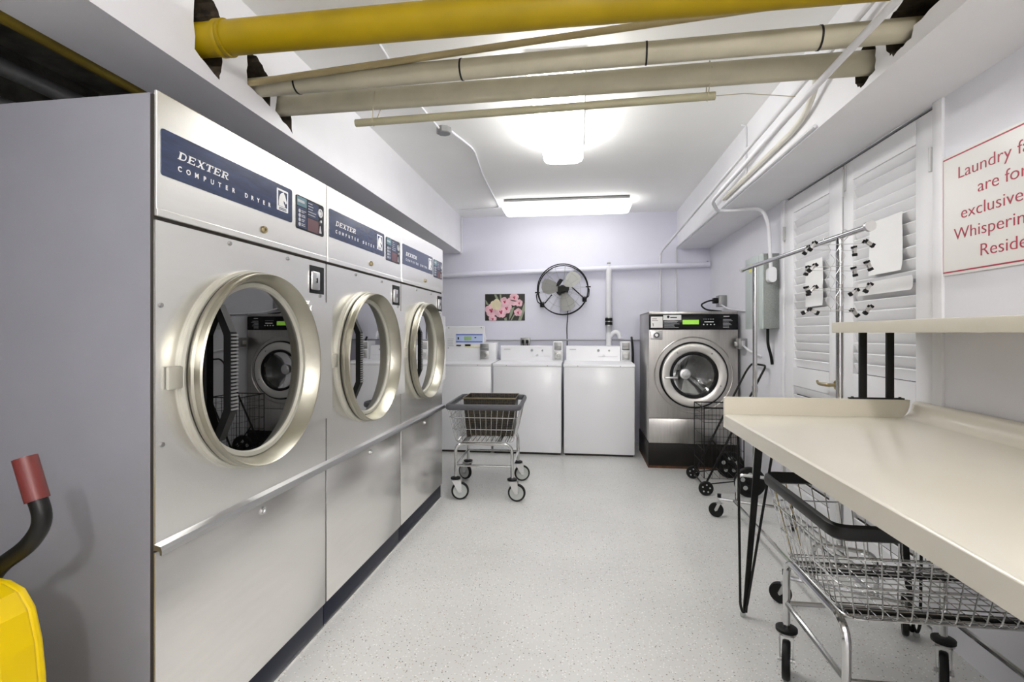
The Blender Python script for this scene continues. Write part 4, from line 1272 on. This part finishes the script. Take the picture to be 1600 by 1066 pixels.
run('conduit', 'short white conduit dropping down the face of the right beam', 'conduit', [(1.06, 3.55, 2.622), (1.092, 3.55, 2.615), (1.092, 3.55, 2.29)], 0.006, 'white_pipe', 0.02, 8)
run('conduit', 'thin white conduit on the end of the left beam in the back corner', 'conduit', [(-1.378, 5.93, 2.62), (-1.378, 5.93, 2.195), (-1.40, 5.93, 2.19)], 0.009, 'white_pipe', 0.02, 8)
jx = tag(MB().lathe([(0, 0), (0.05, 0), (0.05, -0.035), (0.044, -0.04), (0, -0.04)], (-0.905, 3.36, ZC), n=8).build('junction_box', 'dull_metal'), 'grey octagonal junction box on the ceiling', 'junction box')
run('ceiling_cable', 'white cable along the ceiling from the grey junction box to the back corner', 'cable', [(-0.86, 3.38, 2.615), (-0.78, 3.75, 2.621), (-0.83, 4.35, 2.621), (-0.85, 5.0, 2.621), (-0.86, 5.55, 2.621), (-1.33, 5.62, 2.621)], 0.0075, 'white_pipe', 0.10, 8)
run('ceiling_cable', 'white cable along the ceiling from the overhead pipes to the grey junction box', 'cable', [(-0.94, 2.30, 2.621), (-0.96, 2.85, 2.621), (-0.925, 3.31, 2.612)], 0.0065, 'white_pipe', 0.10, 8)

# ------------------------------------------------------------------ back wall
hp_ = thing('water_pipe', 'lavender painted pipe running across the back wall behind the fan', 'pipe', (-1.70, 5.938, 1.928))
MB().tube([(0, 0, 0), (3.14, 0, 0.084)], 0.031, 20).build('pipe', 'wall', hp_)
MB().tube([(3.10, 0.012, 0.090), (3.13, 0.02, 0.11)], 0.018, 10).build('end_fitting', 'dull_metal', hp_)
sp = thing('stand_pipe', 'white vertical drain pipe with black coupling behind the washers', 'pipe', (0.334, 5.93, 0.95))
MB().cyl((0, 0, 0.30), (0, 0, 1.045), 0.033, n=20).cyl((0, 0, 1.045), (0, 0, 1.075), 0.016, n=12).cyl((0, 0, 1.075), (0.0, 0, 1.12), 0.010, n=12).build('pipe', 'white_pipe', sp)
MB().box(-0.02, -0.012, 1.083, 0.02, 0.012, 1.10, 0.003).build('valve', 'dull_metal', sp)
MB().lathe([(0.034, 0.385), (0.042, 0.385), (0.042, 0.420), (0.037, 0.424), (0.037, 0.432), (0.042, 0.436), (0.042, 0.470), (0.034, 0.470)], (0, 0, 0), n=24).build('rubber_coupling', 'rubber', sp)
MB().lathe([(0.043, 0.377), (0.045, 0.377), (0.045, 0.388), (0.043, 0.388)], (0, 0, 0), n=24).lathe([(0.0425, 0.424), (0.044, 0.424), (0.044, 0.432), (0.0425, 0.432)], (0, 0, 0), n=24).lathe([(0.0425, 0.466), (0.044, 0.466), (0.044, 0.474), (0.0425, 0.474)], (0, 0, 0), n=24).build('hose_clamp', 'zinc', sp)
MB().cyl((0, 0, -0.93), (0, 0, 0.38), 0.033, n=20).tube(fillet([(0, 0, 0.24), (0.06, -0.01, 0.31), (0.11, -0.02, 0.30), (0.125, -0.02, 0.24)], 0.04, 5), 0.026, 14).build('branch_fitting', 'white_enamel', sp)
lc = run('conduit', 'slim grey conduit along the back wall just above the washers', 'conduit', [(-1.55, 5.985, 1.160), (0.85, 5.985, 1.170)], 0.009, 'hinge', 0.02, 8)
ob = thing('outlet_box', 'grey outlet box with black plugs on the back wall behind the washers', 'outlet', (-0.625, 6.0, 1.145))
MB().box(-0.055, -0.06, -0.045, 0.055, 0, 0.045, 0.004).build('box', 'dull_metal', ob)
for x in (-0.025, 0.025):
    MB().box(x - 0.014, -0.085, -0.02, x + 0.014, -0.06, 0.022, 0.004).tube(fillet([(x, -0.08, -0.01), (x + 0.01, -0.085, -0.06), (x + 0.035 * (1 if x > 0 else -0.3), -0.06, -0.20)], 0.03), 0.005, 6).build('plug', 'black', ob)

# orchid photograph
po = thing('flower_poster', 'photo poster of pink orchids taped to the back wall above the washers', 'poster', (-0.872, 5.997, 1.55))
MB().box(-0.238, -0.0015, -0.158, 0.238, 0.0, 0.158).build('photo_print', 'poster_dark', po, smooth=False)
PX = lambda px, py: ((px - 655) / 830 * 0.476, -(py - 535) / 550 * 0.316)    # places on the print
for quad in ([(430, 270), (475, 270), (560, 430), (530, 500)], [(545, 270), (580, 270), (590, 400), (560, 420)], [(245, 380), (270, 400), (330, 500), (260, 470)], [(1060, 440), (1068, 600), (990, 810), (930, 805)], [(770, 560), (860, 520), (800, 700), (740, 805)], [(640, 760), (690, 740), (700, 808), (650, 808)], [(840, 680), (862, 690), (800, 800), (770, 808)]):
    MB().prism([PX(*p) for p in quad], FRONT, -0.0022, -0.0014).build('printed_leaf', 'poster_leaf', po, smooth=False)
rnd = random.Random(4)


def blossom(px, py, r, mat, c_mat, k=5):
    x, z = PX(px, py)
    m = MB()
    for i in range(k):
        a = 2 * PI * i / k + rnd.uniform(0, 0.5)
        cx, cz = x + 0.5 * r * math.cos(a), z + 0.5 * r * math.sin(a)
        pts = [(max(-0.237, min(0.237, cx + 0.56 * r * rnd.uniform(0.9, 1.1) * math.cos(b))), max(-0.157, min(0.157, cz + 0.56 * r * rnd.uniform(0.9, 1.1) * math.sin(b)))) for b in [2 * PI * j / 14 for j in range(14)]]
        m.prism(pts, FRONT, -0.0027 - 0.00008 * i, -0.0018)
    m.build('printed_blossom', mat, po, smooth=False)
    if c_mat:
        c = MB()
        for (dx, dz, q) in ((-0.18, 0.02, 0.13), (0.12, 0.1, 0.13), (0.03, -0.2, 0.17)):
            c.prism([(x + dx * r + q * r * math.cos(b), z + dz * r + q * r * 1.2 * math.sin(b)) for b in [2 * PI * j / 10 for j in range(10)]], FRONT, -0.0036, -0.0026)
        c.build('printed_blossom_heart', c_mat, po, smooth=False)


blossom(470, 480, 0.066, 'cream_flower', None)
for (px, py, r) in ((400, 770, 0.046), (950, 450, 0.042), (930, 640, 0.048), (850, 330, 0.053), (820, 400, 0.060), (650, 415, 0.052), (690, 550, 0.062), (370, 590, 0.076), (575, 625, 0.070)):
    blossom(px, py, r, 'pink', 'crimson' if (px, py) not in ((820, 400),) else None)

# wall fan
fn = thing('wall_fan', 'black caged wall fan with three grey blades on the back wall', 'fan', (-0.184, 6.0, 1.738))
R_ = 0.283
yb_, yf_ = -0.10, -0.235
AX = (0, -1, 0)
cg = MB()
for yy, rr, th in ((yf_, R_, 0.0065), (yb_, R_, 0.0065)):
    cg.tube([(rr * math.cos(2 * PI * i / 64), yy, rr * math.sin(2 * PI * i / 64)) for i in range(64)], th, 8, True)
gw = MB()
for i in range(14):
    a = 2 * PI * i / 14 + 0.12
    c_, s_ = math.cos(a), math.sin(a)
    gw.tube([(0.05 * c_, yf_ - 0.02, 0.05 * s_), (0.17 * c_, yf_ - 0.03, 0.17 * s_), (R_ * c_, yf_, R_ * s_), (R_ * c_, yb_, R_ * s_), (0.06 * c_, yb_ + 0.02, 0.06 * s_)], 0.0014, 5)
for rr in (0.11, 0.2):
    gw.tube([(rr * math.cos(2 * PI * i / 40), yf_ - 0.028, rr * math.sin(2 * PI * i / 40)) for i in range(40)], 0.0013, 5, True)
cg.build('guard_ring', 'black_metal', fn)
gw.build('wire_guard', 'dull_metal', fn)
MB().lathe([(0, 0.245), (0.035, 0.245), (0.045, 0.235), (0.045, 0.13), (0.06, 0.12), (0.06, 0.05), (0, 0.05)], (0, 0, 0), AX, 28).build('motor_housing', 'black_metal', fn)
mt = MB().prism([(-0.055, -0.035), (0.07, -0.02), (0.075, 0.02), (-0.05, 0.03)], FRONT, yf_ - 0.042, yf_ - 0.028)
mt.prism([(-0.07, 0.03), (-0.035, 0.035), (0.01, 0.10), (-0.03, 0.115), (-0.06, 0.075)], FRONT, yf_ - 0.036, yf_ - 0.026)
mt.prism([(-0.07, -0.03), (-0.02, -0.035), (-0.03, -0.075), (-0.06, -0.055)], FRONT, yf_ - 0.036, yf_ - 0.026)
mt.build('motor_plate', 'black', fn)
for a in (0.86, 0.86 + 2 * PI / 3, 0.86 + 4 * PI / 3):
    b = MB()
    c_, s_ = math.cos(a), math.sin(a)
    prof_ = [(0.04, -0.03, -0.012), (0.09, -0.065, -0.03), (0.16, -0.085, -0.04), (0.22, -0.085, -0.035), (0.245, -0.045, -0.015), (0.245, 0.02, 0.01), (0.215, 0.07, 0.03), (0.15, 0.08, 0.035), (0.09, 0.05, 0.025), (0.04, 0.03, 0.012)]
    top, bot = [], []
    for (u, v, w) in prof_:
        x, z = u * c_ - v * s_, u * s_ + v * c_
        top.append(b.bm.verts.new((x, -0.165 + w, z)))
        bot.append(b.bm.verts.new((x, -0.1625 + w, z)))
    b.face(top)
    b.face(bot[::-1])
    for i in range(len(top)):
        j = (i + 1) % len(top)
        b.face([top[i], top[j], bot[j], bot[i]])
    b.build('blade', 'blade', fn)
mo = MB()
for (x, z, ex, ez) in ((-0.281, -0.03, -0.165, -0.055), (0.277, 0.03, 0.165, 0.055)):
    s = math.copysign(1, x)
    mo.tube(fillet([(x, (yf_ + yb_) / 2, z), (x + s * 0.02, (yf_ + yb_) / 2, z - 0.03), (x + s * 0.015, yb_ + 0.02, z - 0.10), (x - s * 0.03, -0.012, z - 0.13)], 0.02), 0.006, 8)
    mo.cyl((x - s * 0.02, (yf_ + yb_) / 2, z), (x + s * 0.035, (yf_ + yb_) / 2, z), 0.008, n=10)
mo.box(-0.27, -0.014, -0.19, -0.22, 0.0, -0.13, 0.003).box(0.22, -0.014, -0.13, 0.27, 0.0, -0.07, 0.003)
mo.cyl((0, -0.06, 0), (0, 0.0, 0), 0.03, n=16)
mo.build('mounting_yoke', 'black_metal', fn)
st = MB().tube([(0.085, yb_ + 0.02, 0.05), (0.245, yb_ + 0.005, -0.10)], 0.007, 8).tube([(-0.13, yb_ + 0.02, -0.05), (-0.21, yb_ + 0.005, -0.15)], 0.007, 8)
st.build('motor_strut', 'black_metal', fn)
MB().tube(fillet([(0.045, -0.05, -0.07), (0.052, -0.012, -0.27), (0.042, -0.010, -0.42), (0.045, -0.010, -0.56), (0.045, -0.010, -0.66)], 0.05), 0.005, 8).build('power_cord', 'black', fn)

# ------------------------------------------------------------------ right wall fittings
bp_ = thing('breaker_box', 'grey green electrical breaker box on the right wall beside the cupboard doors', 'breaker box', (XR, 4.18, 1.56))
MB().box(-0.108, -0.19, -0.28, 0.0, 0.19, 0.275, 0.003).build('box', 'breaker_side', bp_)
dr_ = MB().box(-0.122, -0.192, -0.282, -0.108, 0.192, 0.278, 0.003).build('cover', 'breaker', bp_)
MB().box(-0.1225, -0.125, -0.27, -0.1215, -0.121, 0.27).box(-0.124, -0.03, -0.06, -0.1215, 0.0, -0.045).build('cover_seam', 'breaker_side', dr_, smooth=False)
MB().box(-0.1232, 0.03, 0.165, -0.1215, 0.095, 0.225).build('warning_sticker', 'yellow_print', dr_, smooth=False)
MB().box(-0.06, -0.02, -0.282, -0.03, 0.03, -0.28).tube(fillet([(-0.05, -0.10, -0.28), (-0.05, -0.10, -0.40), (-0.02, -0.08, -0.48), (-0.008, -0.07, -0.55)], 0.06), 0.011, 8).build('lower_cable', 'black', bp_)
MB().prism(rrect(-0.028, -0.055, 0.028, 0.055, 0.026, 6), lambda u, v, w: (-0.072 + u, w, 0.112 + v), -0.262, -0.205).box(-0.09, -0.207, 0.09, -0.054, -0.19, 0.13).build('conduit_fitting', 'white_enamel', bp_, label='white oval conduit fitting')
wb_ = thing('outlet_box', 'grey outlet box with a thick black plug above the stainless front loader', 'outlet', (XR, 5.40, 1.565))
MB().box(-0.075, -0.06, -0.055, 0, 0.06, 0.06, 0.004).build('box', 'dull_metal', wb_)
MB().box(-0.12, -0.035, -0.02, -0.075, 0.03, 0.035, 0.006).build('plug', 'black', wb_)
MB().tube(fillet([(-0.05, -0.06, -0.04), (-0.035, -0.25, -0.09), (-0.012, -0.75, -0.13), (-0.012, -1.02, -0.14)], 0.1), 0.008, 8).build('cable', 'white_pipe', wb_)
s2_ = thing('switch_box', 'small grey disconnect box on the right wall beside the front loader', 'switch', (XR, 4.76, 1.15))
MB().box(-0.07, -0.05, -0.045, 0, 0.05, 0.05, 0.004).build('box', 'dull_metal', s2_)
MB().box(-0.05, -0.056, -0.02, -0.02, -0.05, 0.03, 0.002).box(-0.09, -0.02, -0.02, -0.07, 0.02, 0.02, 0.003).build('cover', 'zinc', s2_)
MB().tube(fillet([(-0.03, -0.055, -0.02), (-0.02, -0.18, -0.06), (-0.01, -0.42, -0.09)], 0.08), 0.009, 8).build('cable', 'white_pipe', s2_)
for x_, z_, k_ in ((0.60, 1.10, 0),):
    hs = MB().tube(fillet([(0.585, 5.90, 1.20), (0.592, 5.80, 1.05), (0.580, 5.70, 0.80), (0.585, 5.80, 0.30), (0.60, 5.92, 0.05)], 0.15), 0.012, 8)
    tag(hs.build('drain_hose', 'rubber'), 'black hose in the gap between the white washers and the front loader', 'hose')

# ------------------------------------------------------------------ sign and papers on the right wall
sg = thing('wall_sign', 'white sign with red border and red lettering beside the cupboard door', 'sign', (XR, 1.90, 1.715))
MB().prism(rrect(-0.375, -0.238, 0.385, 0.236, 0.004), lambda u, v, w: (w, u, v), -0.006, 0.0).build('board', 'sign', sg, smooth=False)
bd = MB()
xs = -0.0066
for (a, b, c, d) in ((-0.365, 0.2215, 0.375, 0.2270), (-0.365, -0.2285, 0.375, -0.2230), (0.3695, -0.2285, 0.375, 0.2270), (-0.365, -0.2285, -0.3595, 0.2270)):
    bd.box(xs, a, b, xs + 0.001, c, d)
bd.build('border_line', 'red_print', sg, smooth=False)
for body, y, z in (('Laundry facilities', 2.193, 1.846), ('are for', 2.092, 1.767), ('exclusive', 2.176, 1.688), ('Whispering', 2.212, 1.611), ('Residents', 2.083, 1.531)):
    text('sign_line', body, 0.0645, 'red_print', sg, (xs, y - 1.90, z - 1.715), (0, -1, 0), (0, 0, 1), sx=1.20, depth=0.0006, thick=-0.0007)
pz = MB()


def sheet(name, label, y0, y1, z0, z1, x, curl, seed):
    r = random.Random(seed)
    m = MB()
    nu, nv = 8, 10
    V = [[None] * (nv + 1) for _ in range(nu + 1)]
    for i in range(nu + 1):
        for j in range(nv + 1):
            u, v = i / nu, j / nv
            w = 0.004 * math.sin(5 * u + seed) * math.sin(4 * v + seed) + r.uniform(-0.0012, 0.0012)
            w += curl * (v ** 3) * (0.4 + 0.6 * (1 - u))
            V[i][j] = m.bm.verts.new((x - abs(w) - 0.002, y0 + (y1 - y0) * u, z1 + (z0 - z1) * v))
    for i in range(nu):
        for j in range(nv):
            m.face([V[i][j], V[i + 1][j], V[i + 1][j + 1], V[i][j + 1]])
    bmesh.ops.solidify(m.bm, geom=m.bm.faces[:], thickness=0.0006)
    return tag(m.build(name, 'paper'), label, 'paper')


sheet('paper_notice', 'white paper sheet taped high on the nearer louvred door', 2.525, 2.795, 1.535, 1.80, XR - 0.006, 0.012, 1)
sheet('paper_notice', 'wide creased paper strip taped below the sheet on the nearer louvred door', 2.455, 2.90, 1.44, 1.505, XR - 0.006, 0.010, 2)
pn = sheet('paper_notice', 'narrow white paper hanging on the farther louvred door behind the clips', 3.29, 3.53, 1.415, 1.705, XR - 0.006, 0.006, 5)
